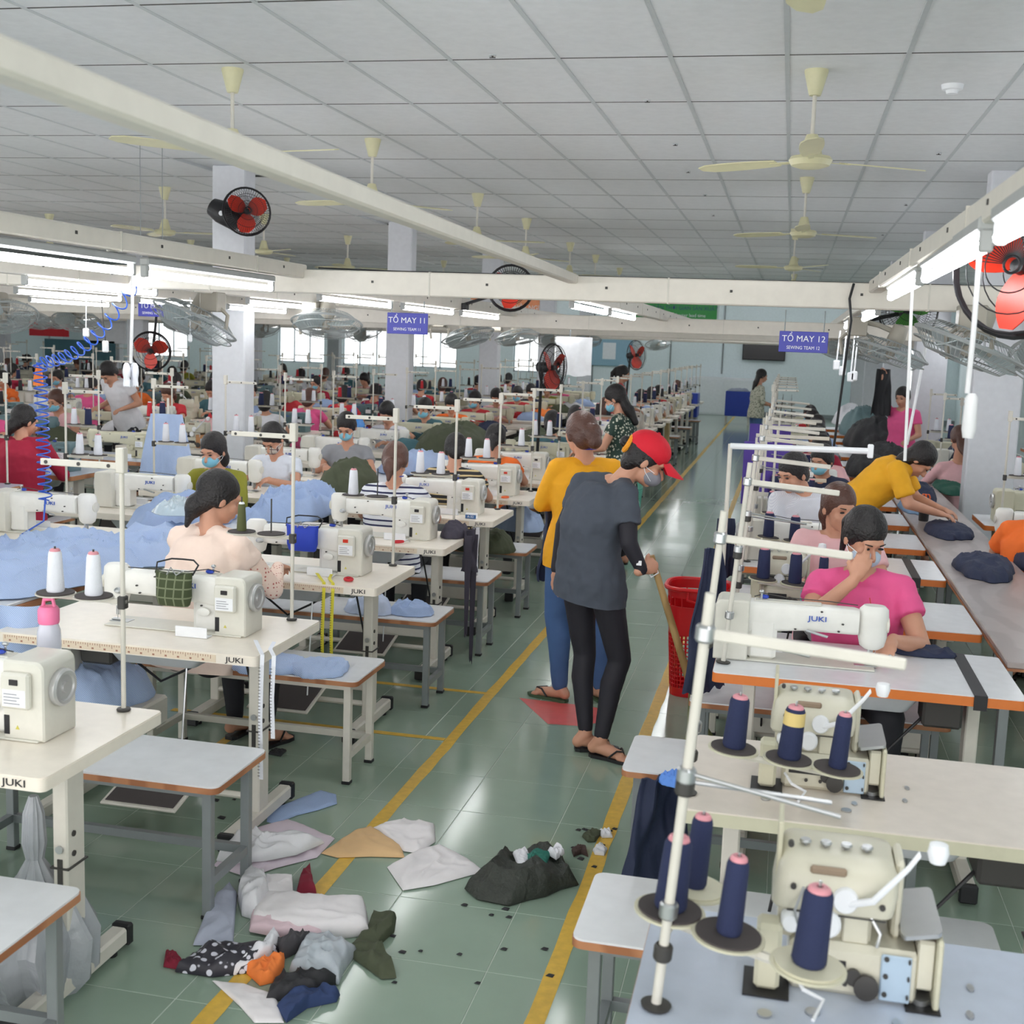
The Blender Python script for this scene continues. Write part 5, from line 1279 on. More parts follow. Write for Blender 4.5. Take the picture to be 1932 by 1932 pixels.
MB().box(-.038, .038, -.02, .02, 0, .034, .002).obj('body', M_wht, cbx); MB().box(-.036, .036, -.0212, -.0198, .002, .026, .0).obj('print_panel', mat('print_blue', (60, 110, 170), .5), cbx, smooth=False)
text('lettering', 'A-3D', .020, M_wht, cbx, (0, -.0218, .014), (PI/2, 0, 0))
# oval sample on the nearest bench etc: navy clothes on the right
heap('navy_trousers', 'navy garment folded on the long worktable, farthest of three', 'clothes', (1.08, 8.35, .80), .14, .36, .08, M_cnavy, 40, fold=.6, flat=.4)
heap('navy_trousers', 'navy garment on the long worktable, nearest the camera', 'clothes', (1.10, 6.95, .80), .155, .42, .10, M_cnavy, 41, fold=.8, flat=.3)
heap('navy_trousers', 'navy garment heap at the right edge of the photo', 'clothes', (1.42, 7.65, .785), .12, .60, .12, M_cnavy, 42, fold=.9, flat=.3)
heap('navy_cloth', 'navy cloth under the hands of the woman in pink', 'clothes', (.58, 4.94, T), .14, .06, .03, M_cnavy, 43, flat=.5)
heap('green_cloth', 'dark green folded cloth beyond the black cup', 'cloth', (1.42, 11.3, .785), .12, .5, .06, mat('cloth_green', (40, 96, 80), .8), 44, flat=.5)
heap('denim_cloth', 'pale blue cloth under the hands of the person in yellow', 'cloth', (.98, 9.55, .80), .12, .35, .10, mat('cloth_steelblue', (120, 150, 184), .8), 45)
heap('navy_bundle', 'dark navy bundle at the elbow of the person in yellow', 'clothes', (1.08, 10.3, .80), .14, .45, .18, M_cnavy, 46)
for k, (x, y, rx, ry, h, m, lab) in enumerate(((1.05, 13.5, .25, .8, .30, M_cblack, 'black clothes heaped behind the person in yellow'), (1.05, 16.0, .33, 1.0, .45, M_cblack, 'tall heap of dark clothes far down the right tables'), (1.05, 18.5, .33, 1.0, .50, mat('cloth_greyteal', (120, 146, 150), .8), 'grey-green clothes piled behind the dark heap'), (1.95, 13.3, .35, .7, .45, M_cnavy, 'navy clothes heaped beside the outer right row'), (.75, 12.3, .2, .5, .30, M_cblack, 'black bundle between the right tables'), (1.05, 20.9, .33, .8, .4, M_cwhite, 'white and grey clothes piled at the far right'))):
    heap('clothes_heap', lab, 'clothes', (x, y, .79), rx, ry, h, m, 50+k, fold=1.2)
# navy jackets hanging at the aisle side of the right row
drape('navy_jacket', 'navy cloth hanging from the stand over the bench at the aisle, foreground right', 'clothes', (-.335, 4.0, .50), .15, .46, (1, .4), M_cnavy, 60, .055, 1.0)
heap('blue_cap_cloth', 'bright blue cloth tied on top of the hanging navy cloth', 'cloth', (-.29, 3.98, .49), .06, .05, .05, mat('cloth_brightblue', (96, 146, 230), .7), 61)
drape('navy_jacket', 'navy jacket hanging on the left end of the third right table', 'clothes', (-.27, 5.1, 1.12), .10, .62, (1, .9), M_cnavy, 62, .04, 1.6)
drape('navy_jacket', 'navy cloth hanging at the fifth right table', 'clothes', (-.30, 6.9, 1.0), .10, .35, (1, .4), M_cnavy, 63, .03, .4)
drape('navy_coat', 'dark navy coat carried over the arm of the woman in mustard', 'clothes', (-1.215, 6.62, 1.085), .22, .46, (.5, 1), M_cnavy, 64, .045, .25)
for k, (x, y, z, m) in enumerate(((-2.0, 15.2, .75, M_cblack), (-1.75, 16.4, .8, M_cnavy), (-1.9, 18.5, .8, M_cblack), (-1.8, 13.6, .72, M_cwhite), (-1.95, 20, .8, mat('cloth_beige', (190, 170, 130), .8)))):
    drape('hanging_garment', '%s garment hanging off the left aisle tables, %s down the aisle' % (['black', 'navy', 'long black', 'white', 'beige'][k], ['second', 'third', 'fourth', 'nearest', 'farthest'][k]), 'clothes', (x, y, z), .22, .55, (.6, 1), m, 70+k, .04)
# baskets and bins
def basket(name, label, cat, loc, m, H_=.62, r0=.135, r1=.175, lat=(.05, .36)):
    o = empty(name, loc, 0, label=label, cat=cat); sq = .62
    def pt(r, a, z): return (r*math.copysign(abs(math.cos(a))**sq, math.cos(a)), r*math.copysign(abs(math.sin(a))**sq, math.sin(a)), z)
    R = lambda z: r0+(r1-r0)*z/H_
    A = [2*PI*k/40 for k in range(40)]
    MB().path([pt(r1+.008, a, H_) for a in A], .013, 8, closed=True).obj('rim', m, o)
    def band(z0, z1, nm):
        b = MB(); v = []; n = len(A)
        for rr_, z in ((R(z0), z0), (R(z1), z1), (R(z1)-.006, z1), (R(z0)-.006, z0)): v += [pt(rr_, a, z) for a in A]
        f = [(q*n+k, q*n+(k+1) % n, ((q+1) % 4)*n+(k+1) % n, ((q+1) % 4)*n+k) for q in range(4) for k in range(n)]
        b.add(v, f); return b.obj(nm, m, o)
    band(0, lat[0], 'base_band'); band(lat[1], H_-.10, 'upper_band'); band(H_-.05, H_, 'top_band')
    b = MB()
    for k in range(0, 40):
        for (z0, z1) in ((lat[0], lat[1]), (H_-.10, H_-.05)):
            if z1 > .4 and k % 2: continue
            a = A[k]; b.path([pt(R(z0)-.003, a, z0), pt(R(z1)-.003, a, z1)], .0042, 4, False)
    z = lat[0]+.02
    while z < lat[1]: b.path([pt(R(z)-.003, a, z) for a in A], .0035, 4, closed=True); z += .024
    tag(b.obj('lattice', m, o, smooth=False), kind='stuff')
    MB().prism([pt(r0-.004, a, 0)[:2] for a in A], .002, .008, 'xy').obj('base', m, o)
    for s in (-1, 1): MB().path([(s*.05, -r1-.012, H_-.01), (s*.05, -r1-.03, H_-.05), (0, -r1-.035, H_-.06)], .006, 6).obj('handle', m, o)
    return o
bk = basket('waste_basket', 'tall red plastic lattice basket beside the sweeping person', 'basket', (-.42, 6.82, 0), M_basket)

basket('laundry_basket', 'mint green plastic basket by the left row, far down the aisle', 'basket', (-1.72, 13.6, 0), M_mint, .60, .15, .20)
cr = empty('white_crate', (-1.70, 13.1, 0), label='low white crate in front of the mint green basket', cat='crate')
MB().box(-.16, .16, -.16, .16, 0, .22, .01).obj('body', M_wht, cr); MB().box(-.17, .17, -.17, .17, .22, .25, .006).obj('rim', M_wht, cr)
bb = empty('cloth_cart', (-1.28, 32.4, 0), label='blue cart filled with cloth at the far end of the aisle', cat='cart')
MB().box(-.32, .32, -.3, .3, .22, .86, .01).obj('bin', M_bluep, bb)
for sx in (-1, 1):
    for sy in (-1, 1): MB().box(sx*.29-.02, sx*.29+.02, sy*.27-.02, sy*.27+.02, 0, .25).obj('leg', M_leg, bb, smooth=False)
heap('cloth_fill', 'pink and grey cloth on top of the blue cart', 'cloth', (-1.28, 32.4, .861), .28, .26, .1, M_cgrey, 77)
b2 = empty('blue_crate', (-2.05, 26, 0), label='blue crate standing by the last left tables', cat='crate'); MB().box(-.2, .2, -.3, .3, .5, 1.0, .01).obj('body', M_bluep, b2); MB().box(-.18, .18, -.28, .28, 0, .5).obj('stand', M_grey, b2, smooth=False)
wj = empty('water_jug', (-4.42, 12.05, .782), label='large round blue water jug on a table behind the seated row', cat='jug')
MB().lathe([(.11, 0), (.125, .02), (.125, .10), (.118, .11), (.125, .12), (.125, .21), (.118, .22), (.12, .24), (.09, .31), (.035, .34), (.032, .38), (0, .38)], 24).obj('body', mat('jug_blue', (80, 150, 230), .15), wj); MB().lathe([(.034, .375), (.034, .40), (0, .40)], 16).obj('cap', M_bluep, wj)
bx = empty('cardboard_box', (-5.62, 11.20, .782), .3, label='brown cardboard box on the table left of the blue jug', cat='box')
MB().box(-.13, .13, -.1, .1, 0, .13, .004).obj('body', mat('cardboard', (190, 140, 96), .8), bx); MB().box(-.13, .13, -.01, .01, .13, .132).obj('packing_tape', M_old, bx, smooth=False)
M_pur = mat('cloth_purple', (88, 66, 160), .7)
drape('purple_cloth', 'purple cloth hanging behind the thread stands of the right row, nearer one', 'cloth', (-.12, 8.86, 1.30), .34, .46, (1, .1), M_pur, 141, .02)
drape('purple_cloth', 'purple cloth hanging by the aisle end of the right row, farther one', 'cloth', (-.14, 11.01, 1.30), .36, .50, (1, .1), M_pur, 142, .02)
# floor scraps: outlines measured on the floor
M_paper = mat('paper_white', (232, 228, 230), .7, bump=.2, bscale=12); M_kraft = mat('paper_kraft', (222, 184, 136), .7); M_lil = mat('paper_lilac', (214, 200, 212), .7, bump=.3, bscale=14)
M_film = mat('film_white', (222, 222, 226), .25, bump=.5, bscale=16); M_pinkp = mat('paper_pink', (226, 200, 208), .7)
def uzf(x, y, z=0.0):
    """floor point seen at a picture position, so that outlines taken from the photograph get their true size on the floor"""
    d = _R*((x-966)/FPX)+_U*(-(y-966)/FPX)+_fw; t = (z-CAMH)/d.z
    return (d.x*t, d.y*t)
def scrap(name, label, cat, px, h, m, seed, z=.002, fold=1.0, flat=.5, group=None):
    P_ = [uzf(*p) for p in px]; cxx, cyy_ = sum(p[0] for p in P_)/len(P_), sum(p[1] for p in P_)/len(P_)
    return heap(name, label, cat, (cxx, cyy_, z), 1, 1, h*.6, m, seed, 0, group, n=60 if h > .01 else 10, rings=14 if h > .01 else 2, fold=fold, flat=flat, pts=P_)
scrap('fabric_scrap', 'pale blue shirt piece lying by the leg of the second table', 'fabric scrap', [(506, 1532), (560, 1510), (608, 1493), (634, 1500), (636, 1518), (600, 1530), (560, 1540), (520, 1556), (503, 1552)], .02, M_shirt2, 80)
scrap('plastic_sheet', 'crumpled clear plastic film on lilac paper left of the yellow line', 'plastic sheet', [(408, 1640), (440, 1605), (500, 1590), (560, 1600), (612, 1606), (560, 1628), (500, 1640), (440, 1645)], .09, M_film, 82, .03, 1.5)
scrap('paper_sheet', 'large lilac paper sheet beneath the crumpled clear film', 'paper', [(402, 1636), (470, 1568), (545, 1548), (632, 1584), (598, 1620), (520, 1640), (468, 1658)], .045, M_lil, 81)
scrap('paper_sheet', 'brown kraft paper folded across the yellow line', 'paper', [(606, 1612), (668, 1570), (700, 1562), (757, 1600), (764, 1620), (700, 1618), (636, 1620)], .035, M_kraft, 83)
scrap('paper_sheet', 'white pattern paper lying right of the kraft paper', 'paper', [(700, 1566), (760, 1552), (820, 1560), (822, 1590), (790, 1612), (762, 1608)], .05, M_paper, 84)
scrap('paper_sheet', 'white pattern paper with a fold, alone in the middle of the aisle', 'paper', [(730, 1638), (786, 1608), (830, 1597), (880, 1620), (914, 1646), (820, 1672), (760, 1682)], .035, M_paper, 85)
scrap('black_plastic_bag', 'torn black net bag of scraps in the aisle', 'bag', [(876, 1680), (905, 1658), (930, 1640), (960, 1622), (990, 1628), (1020, 1612), (1062, 1622), (1076, 1650), (1092, 1672), (1060, 1680), (1030, 1694), (1000, 1700), (960, 1712), (930, 1706), (900, 1700)], .085, mat('net_black', (52, 56, 50), .6, bump=.8, bscale=60, var=.3), 86, fold=2.4, flat=.45)
scrap('green_cloth', 'green cloth scrap on top of the black net bag', 'fabric scrap', [(990, 1646), (1008, 1634), (1038, 1640), (1030, 1662), (1000, 1662)], .03, mat('scrap_green', (30, 110, 96), .7), 87, .06)
scrap('tissue', 'white crumpled tissue on top of the black net bag', 'tissue', [(1030, 1640), (1052, 1626), (1064, 1640), (1048, 1652)], .035, M_cwhite, 88, .06, 1.6)
scrap('tissue', 'white cloth strip at the left of the bag top', 'tissue', [(966, 1640), (990, 1630), (998, 1644), (990, 1666), (974, 1660)], .03, M_cwhite, 89, .06)
scrap('paper_sheet', 'white and pink roll of paper in the scrap pile', 'paper', [(472, 1750), (478, 1718), (500, 1698), (690, 1716), (698, 1766), (640, 1774), (560, 1770)], .11, M_paper, 90, fold=.6, flat=.7)
scrap('paper_sheet', 'pink paper sheet in front of the white roll', 'paper', [(470, 1764), (474, 1732), (640, 1752), (600, 1778), (520, 1774)], .075, M_pinkp, 91, .01, .5, .7)
scrap('fabric_scrap', 'grey speckled sleeve-shaped cloth at the left of the scrap pile', 'fabric scrap', [(364, 1786), (382, 1740), (412, 1690), (434, 1672), (448, 1690), (444, 1730), (440, 1786)], .05, M_cgrey, 92)
scrap('plastic_sheet', 'ball of clear plastic film behind the scrap pile', 'plastic sheet', [(448, 1700), (460, 1664), (500, 1656), (508, 1700), (486, 1740), (456, 1730)], .14, M_film, 93, fold=1.6)
scrap('paper_sheet', 'upright white paper box flap with a grey square', 'paper', [(500, 1700), (500, 1668), (552, 1668), (554, 1700)], .10, M_paper, 94, .0, .3, .9)
scrap('fabric_scrap', 'dark red cloth scrap beside the yellow line', 'fabric scrap', [(556, 1698), (566, 1660), (585, 1636), (592, 1680), (598, 1698)], .05, mat('cloth_darkred', (128, 24, 48), .8), 95, fold=1.3)
scrap('fabric_scrap', 'dark red cloth tip at the lower left of the pile', 'fabric scrap', [(308, 1826), (312, 1800), (326, 1796), (350, 1822), (340, 1832)], .03, mat('cloth_darkred', (128, 24, 48), .8), 96)
scrap('printed_bag', 'black and white printed plastic bag in the scrap pile', 'bag', [(330, 1836), (372, 1800), (430, 1792), (500, 1790), (530, 1800), (470, 1838), (400, 1846)], .07, mat('print_bag', (42, 40, 50), .5, kind='floral', rgb2=(210, 210, 222)), 97, fold=1.5)
scrap('fabric_scrap', 'white twisted cloth lying over the printed bag', 'fabric scrap', [(440, 1842), (480, 1810), (520, 1768), (530, 1786), (512, 1812), (470, 1836)], .09, M_cwhite, 98)
scrap('orange_cloth', 'bright orange cloth in the scrap pile', 'fabric scrap', [(462, 1836), (500, 1822), (538, 1806), (536, 1830), (516, 1856), (490, 1862)], .06, M_corange, 99, fold=1.4)
scrap('fabric_scrap', 'dark grey cloth strip curling above the orange cloth', 'fabric scrap', [(520, 1790), (556, 1770), (590, 1780), (560, 1800), (530, 1815)], .085, mat('cloth_darkgrey', (70, 68, 72), .8), 100, fold=1.4)
scrap('plastic_sheet', 'translucent grey plastic sheet over the right of the pile', 'plastic sheet', [(545, 1836), (580, 1776), (610, 1774), (674, 1800), (650, 1834), (640, 1860), (580, 1856)], .10, mat('film_grey', (176, 184, 192), .2, bump=.4, bscale=14), 101, fold=1.2)
scrap('fabric_scrap', 'dark olive grey rags at the right of the pile', 'fabric scrap', [(690, 1760), (704, 1724), (748, 1734), (744, 1760), (700, 1800), (748, 1848), (720, 1850), (650, 1800)], .05, M_colive, 102, fold=1.6)
scrap('fabric_scrap', 'navy denim cloth at the front of the scrap pile', 'fabric scrap', [(520, 1904), (560, 1872), (620, 1868), (642, 1880), (636, 1892), (580, 1904), (540, 1932)], .05, mat('cloth_denim', (44, 62, 104), .8), 103, fold=1.2)
scrap('paper_sheet', 'white paper triangle at the bottom of the pile', 'paper', [(400, 1852), (460, 1858), (520, 1880), (536, 1932), (480, 1932), (452, 1900)], .02, M_paper, 104)
scrap('fabric_scrap', 'dark rag between the orange cloth and the navy cloth', 'fabric scrap', [(500, 1892), (516, 1856), (556, 1848), (640, 1856), (600, 1880), (540, 1890)], .06, M_cblack, 105, fold=1.6)
rs_ = random.Random(9)
for k in range(34):
    x, y = rs_.choice([(rs_.uniform(700, 1040), rs_.uniform(1700, 1860)), (rs_.uniform(380, 560), rs_.uniform(1500, 1720)), (rs_.uniform(1080, 1160), rs_.uniform(1560, 1640))]); s_ = rs_.uniform(4, 10)
    scrap('lint_scrap', 'tiny dark thread scrap scattered on the green tiled floor', 'fabric scrap', [(x-s_, y), (x-s_*.2, y-s_*.5), (x+s_, y-s_*.2), (x+s_*.5, y+s_*.4)], .006, M_cblack, 110+k, group='tiny thread scraps on the floor')
for px_, m, lab in (([(1098, 1580), (1118, 1568), (1136, 1574), (1122, 1590), (1108, 1590)], M_colive, 'dark green diamond scrap near the right yellow line'), ([(1128, 1572), (1150, 1566), (1156, 1582), (1136, 1582)], M_cwhite, 'white scrap on the right yellow line'), ([(1118, 1606), (1132, 1592), (1146, 1604), (1140, 1616), (1122, 1614)], M_cwhite, 'crumpled white paper ball near the right yellow line'), ([(1078, 1606), (1090, 1598), (1106, 1602), (1110, 1618), (1096, 1612), (1082, 1618)], mat('cloth_brown', (74, 56, 52), .8), 'brown curled strip near the right yellow line'), ([(506, 1424), (520, 1416), (541, 1418), (530, 1428)], M_cblack, 'small black rag under the second left bench')):
    scrap('fabric_scrap', lab, 'fabric scrap', px_, .03, m, 160+len(lab))
hb = empty('plastic_bag', (-2.05, 2.98, 0), label='translucent grey plastic bag of scraps tied under the nearest table', cat='bag')
rings = []
for (z, r) in ((.0, .13), (.05, .17), (.18, .17), (.28, .12), (.36, .05), (.41, .022), (.46, .03), (.55, .026), (.60, .012)):
    rings.append([((r*(1+.35*noise.noise(V3((math.cos(a)*1.6, math.sin(a)*1.6, z*5)))+.10*math.sin(11*a+z*4)))*math.cos(a), (r*(1+.35*noise.noise(V3((math.cos(a)*1.6, math.sin(a)*1.6, z*5+9)))+.10*math.cos(13*a)))*math.sin(a), z) for a in [2*PI*k/64 for k in range(64)]])
MB().loft(rings).obj('bag', mat('bag_grey', (168, 172, 178), .25, bump=.6, bscale=22), hb)
# ------------------------------------------------------------ fans on ducts and pillars
def cage(b, r, depth, n=28, axis_back=True):
    for (rr_, z, t) in ((r, 0, .009), (r*.96, depth*.5, .004), (r*.7, depth*.9, .002), (r*.4, depth, .002), (r*.7, -depth*.7, .002), (r*.4, -depth*.8, .002), (r*.12, depth, .004)):
        b.path([(rr_*math.cos(2*PI*k/n), rr_*math.sin(2*PI*k/n), z) for k in range(n)], t, 4, closed=True)
    for k in range(n*2 if r > .2 else n):
        a = PI*k/n; c, s = math.cos(a), math.sin(a)
        b.path([(r*.1*c, r*.1*s, depth), (r*.7*c, r*.7*s, depth*.9), (r*c, r*s, 0), (r*.7*c, r*.7*s, -depth*.7), (r*.3*c, r*.3*s, -depth*.8)], .0018, 3, False)
def wall_fan(label, loc, face, r, blade_m, cage_m, body_m, cat='fan', mount=None):
    """round caged fan whose front (+z local) looks along `face`"""
    q = V3(face).to_track_quat('Z', 'Y'); e = empty('industrial_fan', loc, 0, label=label, cat=cat); e.rotation_mode = 'QUATERNION'; e.rotation_quaternion = q
    b = MB(); cage(b, r, r*.32); tag(b.obj('wire_cage', cage_m, e), kind='thing')
    MB().lathe([(0, -r*.75), (r*.20, -r*.7), (r*.24, -r*.3), (r*.16, -r*.1), (0, -r*.1)], 18).obj('motor', body_m, e)
    MB().lathe([(0, r*.20), (r*.10, r*.18), (r*.13, -.01), (0, -.01)], 16).obj('hub', body_m, e)
    for k in range(3):
        a = MB(); a.T = Matrix.Rotation(2*PI*k/3+.4, 4, 'Z') @ Matrix.Rotation(math.radians(22), 4, 'X'); v = []; n = 7
        for i in range(n+1):
            t = i/n; rr_ = r*(.10+.80*t); w_ = r*(.12+.34*math.sin(PI*min(1, t*.86+.05)))
            v += [(rr_, -w_*.75, .002), (rr_*1.0, w_, .002+.1*r*t), (rr_, w_, -.002+.1*r*t), (rr_, -w_*.75, -.002)]
        f = [(0, 1, 2, 3), (4*n+3, 4*n+2, 4*n+1, 4*n)]+[(4*i+q_, 4*i+4+q_, 4*i+4+(q_+1) % 4, 4*i+(q_+1) % 4) for i in range(n) for q_ in range(4)]
        a.add(v, f); a.obj('blade', blade_m, e)
    if mount:
        inv = q.to_matrix().inverted(); m_ = inv @ (V3(mount)-V3(loc))
        MB().path([(0, 0, -r*.5), m_*.5+V3((0, 0, -r*.3)), m_], r*.07, 8).obj('bracket', body_m, e)
        pl_ = MB(); pl_.T = inv.to_4x4() @ Matrix.Translation(V3(mount)-V3(loc)); pl_.box(-.06, .06, -.06, .06, -.03 if body_m is M_black else -.10, .02, .006); pl_.obj('mount_plate', body_m, e)
        if body_m is not M_black:
            for s_ in (-1, 1): yk = MB(); yk.T = inv.to_4x4() @ Matrix.Translation(V3(mount)-V3(loc)); yk.path([(s_*.055, 0, -.08), (s_*.10, 0, -.12), (s_*.085, 0, -.22)], .012, 6); yk.obj('yoke', body_m, e)
    return e
M_cagew = mat('cage_grey', (158, 163, 163), .4)
M_hous = mat('fan_body_taupe', (164, 158, 146), .45)
wall_fan('black fan with red blades high on the first left pillar', (-4.80, 10.25, 3.0), (.55, -.8, .1), .21, M_red, M_black, M_black, mount=(-4.95, 10.47, 3.02))
mh = empty('fan_motor_box', (-5.03, 10.32, 2.98), 0, label='black motor housing beside the red-bladed fan on the first pillar', cat='fan motor')
MB().lathe([(0, -.17), (.08, -.15), (.105, -.05), (.10, .1), (.06, .17), (0, .18)], 20, 'x').obj('housing', M_black, mh); mh.rotation_euler = (0, .45, 0); MB().lathe([(.022, -.10), (.022, -.105), (0, -.105)], 14, 'y').obj('badge', M_wht, mh)
wall_fan('large black caged fan with red blades at the right edge', (.60, 3.62, 2.20), (-.55, -.8, .05), .19, M_red, M_black, M_black, mount=(.42, 3.9, 2.26))
wall_fan('red-bladed black caged fan near the woman in mustard, facing the right', (-2.13, 11.0, 1.72), (.9, -.35, .0), .215, M_red, M_black, M_black, mount=(-2.3, 11.35, .03))
wall_fan('red-bladed fan behind the hanging white gloves at the left', (-6.16, 11.0, 1.72), (.3, -.9, -.1), .19, M_red, M_black, M_black, mount=(-6.2, 11.2, 2.17))
wall_fan('red-bladed fan peeking above the crossing duct before the orange banner', (-2.08, 9.0, 2.34), (.2, -.95, .1), .17, M_red, M_black, M_black, mount=(-2.5, 9.1, 2.2))
wall_fan('red-bladed caged fan far away before the white wall', (-3.1, 25, 1.75), (.85, -.5, .1), .30, M_red, M_black, M_black, mount=(-3.3, 25.2, .03))
wall_fan('caged fan with pale blades before the green poster at the right', (1.03, 12.0, 2.36), (.1, -.95, .1), .27, M_green, M_black, M_black, mount=(.42, 12.1, 2.2))
def box_fan(label, x, y, z, r, tilt, duct_z=2.2):
    wall_fan(label, (x, y, z), tilt, r, M_clear, M_cagew, M_hous, mount=(min((-1.12, -2.5, -3.5, -4.66, -6.2, -7.7, -9.6, -11.2, .4) if abs(y-6) > .3 else (x,), key=lambda q: abs(q-x)), y, duct_z-.04))
box_fan('large tilted pale-caged fan under the duct above the woman in olive', -3.62, 7.0, 2.00, .27, (-.30, -.30, -.9))
box_fan('round pale-caged fan under the duct left of the blue team 11 sign', -3.38, 8.6, 2.03, .26, (.05, -.25, -.95))
box_fan('pale-caged fan under the duct right of the blue team 11 sign', -3.2, 12.0, 1.98, .27, (.3, -.1, -.95))
box_fan('pale-caged fan under the duct left of the white hanging sheet', -3.25, 14.5, 2.0, .27, (.2, -.1, -.95))
box_fan('large pale-caged fan under the right duct near the pillar', .77, 5.80, 2.0, .25, (-.35, .0, -.93))
box_fan('pale-caged fan behind the large one at the right', 0.62, 8.2, 1.97, .24, (-.3, .0, -.95))
box_fan('pale-caged fan farther down the right duct', .60, 11.2, 1.98, .24, (-.3, .0, -.95))
box_fan('pale-caged fan at the right edge beside the pillar', 1.20, 6.15, 1.95, .20, (-.2, -.5, -.85))
for k, (x, y) in enumerate(((-6.1, 8.6), (-6.15, 12.4), (-7.6, 12), (-9.5, 14), (-9.6, 18), (-6.1, 17), (-3.4, 17.5), (-3.45, 20.8), (-11.2, 17), (.55, 14.5), (-7.7, 17), (-2.55, 24))):
    box_fan('pale-caged fan under the far ducts, %s by distance among the far ones' % ORD[k], x, y, 2.0, .26, (.3-.1*(k % 5), -.3, -.9))
# ------------------------------------------------------------ signs and banners
def sign(label, c, w, h, lines, m=M_sign, tm=M_wht, rz=0, t=.01, hang=.06):
    e = empty('team_sign', c, rz, label=label, cat='sign')
    MB().box(-w/2, w/2, -t/2, t/2, -h/2, h/2, .002).obj('board', m, e)
    for (s_, size, dz, sx) in lines: text('lettering', s_, size, tm, e, (0, -t/2-.001, dz), (PI/2, 0, 0), sx=sx)
    if hang:
        for s_ in (-1, 1): MB().tube((s_*w*.4, 0, h/2), (s_*w*.4, 0, h/2+hang), .003, n=6).obj('hanger', M_grey, e)
    return e
sign('blue sign of team eleven hanging from the crossing duct, left of the middle', (-1.93, 6.03, 2.018), .217, .107, [('TỔ MAY 11', .041, .015, 1.0), ('SEWING TEAM 11', .0215, -.030, .88)])
sign('blue sign of team twelve hanging above the right row', (.051, 6.03, 1.994), .228, .099, [('TỔ MAY 12', .041, .014, 1.0), ('SEWING TEAM 12', .0225, -.028, .88)], hang=.10)
sign('blue hanging sign at the left, partly hidden by a fan', (-5.03, 9.0, 2.10), .24, .125, [('TỔ MAY', .055, .02, 1.0), ('SEWING TEAM', .028, -.035, .9)], hang=1.26)
def banner(name, label, x0, x1, z0, z1, y, m, lines):
    e = empty(name, ((x0+x1)/2, y, (z0+z1)/2), 0, label=label, cat='banner')
    MB().box(-(x1-x0)/2, (x1-x0)/2, 0, .02, -(z1-z0)/2, (z1-z0)/2).obj('panel', m, e, smooth=False)
    for (s_, size, dx_, dz, tm, sx) in lines: text('lettering', s_, size, tm, e, (dx_, -.002, dz), (PI/2, 0, 0), sx=sx)
    return e
k_ = 36.9/32.5
banner('green_banner', 'green wall banner with blue Vietnamese headline on the back wall', -4.75, -2.24, 2.79, 3.28, 36.95, mat('banner_green', (52, 150, 70), .5), [('NGẮN THỜI GIAN SẢN XUẤT', .16, .25, .06, mat('banner_ink', (30, 50, 110), .5), .95), ('Make shorter lead time', .14, .3, -.15, M_wht, .95)])
banner('orange_banner', 'orange banner with pale lettering high on the back wall', -9.8, -7.1, 2.80, 3.33, 36.95, mat('banner_orange', (250, 158, 110), .5), [('SỨC KHỎE NGƯỜI', .2, .3, -.1, M_wht, 1.0)])
tv = empty('television', (-.80, 36.9, 2.0), label='black flat television on the back wall under the blue team 12 sign', cat='television')
MB().box(-.62, .62, -.03, .03, -.36, .36, .01).obj('case', M_black, tv); MB().box(-.60, .60, -.034, -.028, -.33, .335, .0).obj('screen', mat('screen_dark', (26, 28, 34), .15), tv, smooth=False); MB().box(-.2, .2, .03, .095, -.1, .1).obj('wall_bracket', M_dark, tv, smooth=False)
cb = empty('wall_cabinet', (-2.0, 36.6, 0), label='low white cabinet against the back wall behind the blue cart', cat='cabinet')
MB().box(-.8, 1.0, -.25, .3, 0, 1.1, .01).obj('body', M_wht, cb); MB().box(-.78, .08, -.265, -.25, .05, 1.05, .004).obj('door', M_wht, cb); MB().box(.12, .98, -.265, -.25, .05, 1.05, .004).obj('door', M_wht, cb)
ws = empty('white_sheet', (-2.46, 14.0, 2.02), 0, label='white sheet hanging in the distance beside the third pillar', cat='sheet')
drape('sheet', None, None, (0, 0, 0), .42, .46, (1, .1), M_wht, 140, .01, parent=ws); MB().tube((-.05, 0, 0), (-.05, 0, .17), .006).obj('hanger', M_grey, ws)
sg = empty('notice_board', (-5.3, 36.93, 1.7), label='grey notice boards on the back wall by the windows', cat='notice board'); MB().box(-.9, .6, 0, .06, -.4, .5, .01).obj('board', mat('board_blue', (150, 186, 206), .5), sg); MB().box(-.3, .1, -.01, 0, -.2, .3).obj('paper', M_wht, sg, smooth=False)
for k, (x, y, z, w_, h_, m) in enumerate(((-14.9, 22.5, 2.0, .9, .6, M_cred), (-13.6, 22.5, 1.9, .9, .6, M_wht), (-14.2, 22.5, 1.45, 1.6, .4, M_cteal))):
    e = empty('display_board', (x, y, z), 0, label='%s display board standing at the far left' % ['red', 'white', 'teal'][k], cat='board'); MB().box(-w_/2, w_/2, -.02, .02, -h_/2, h_/2, .005).obj('panel', m, e); MB().tube((0, 0, -z), (0, 0, -h_/2), .02).obj('post', M_grey, e)
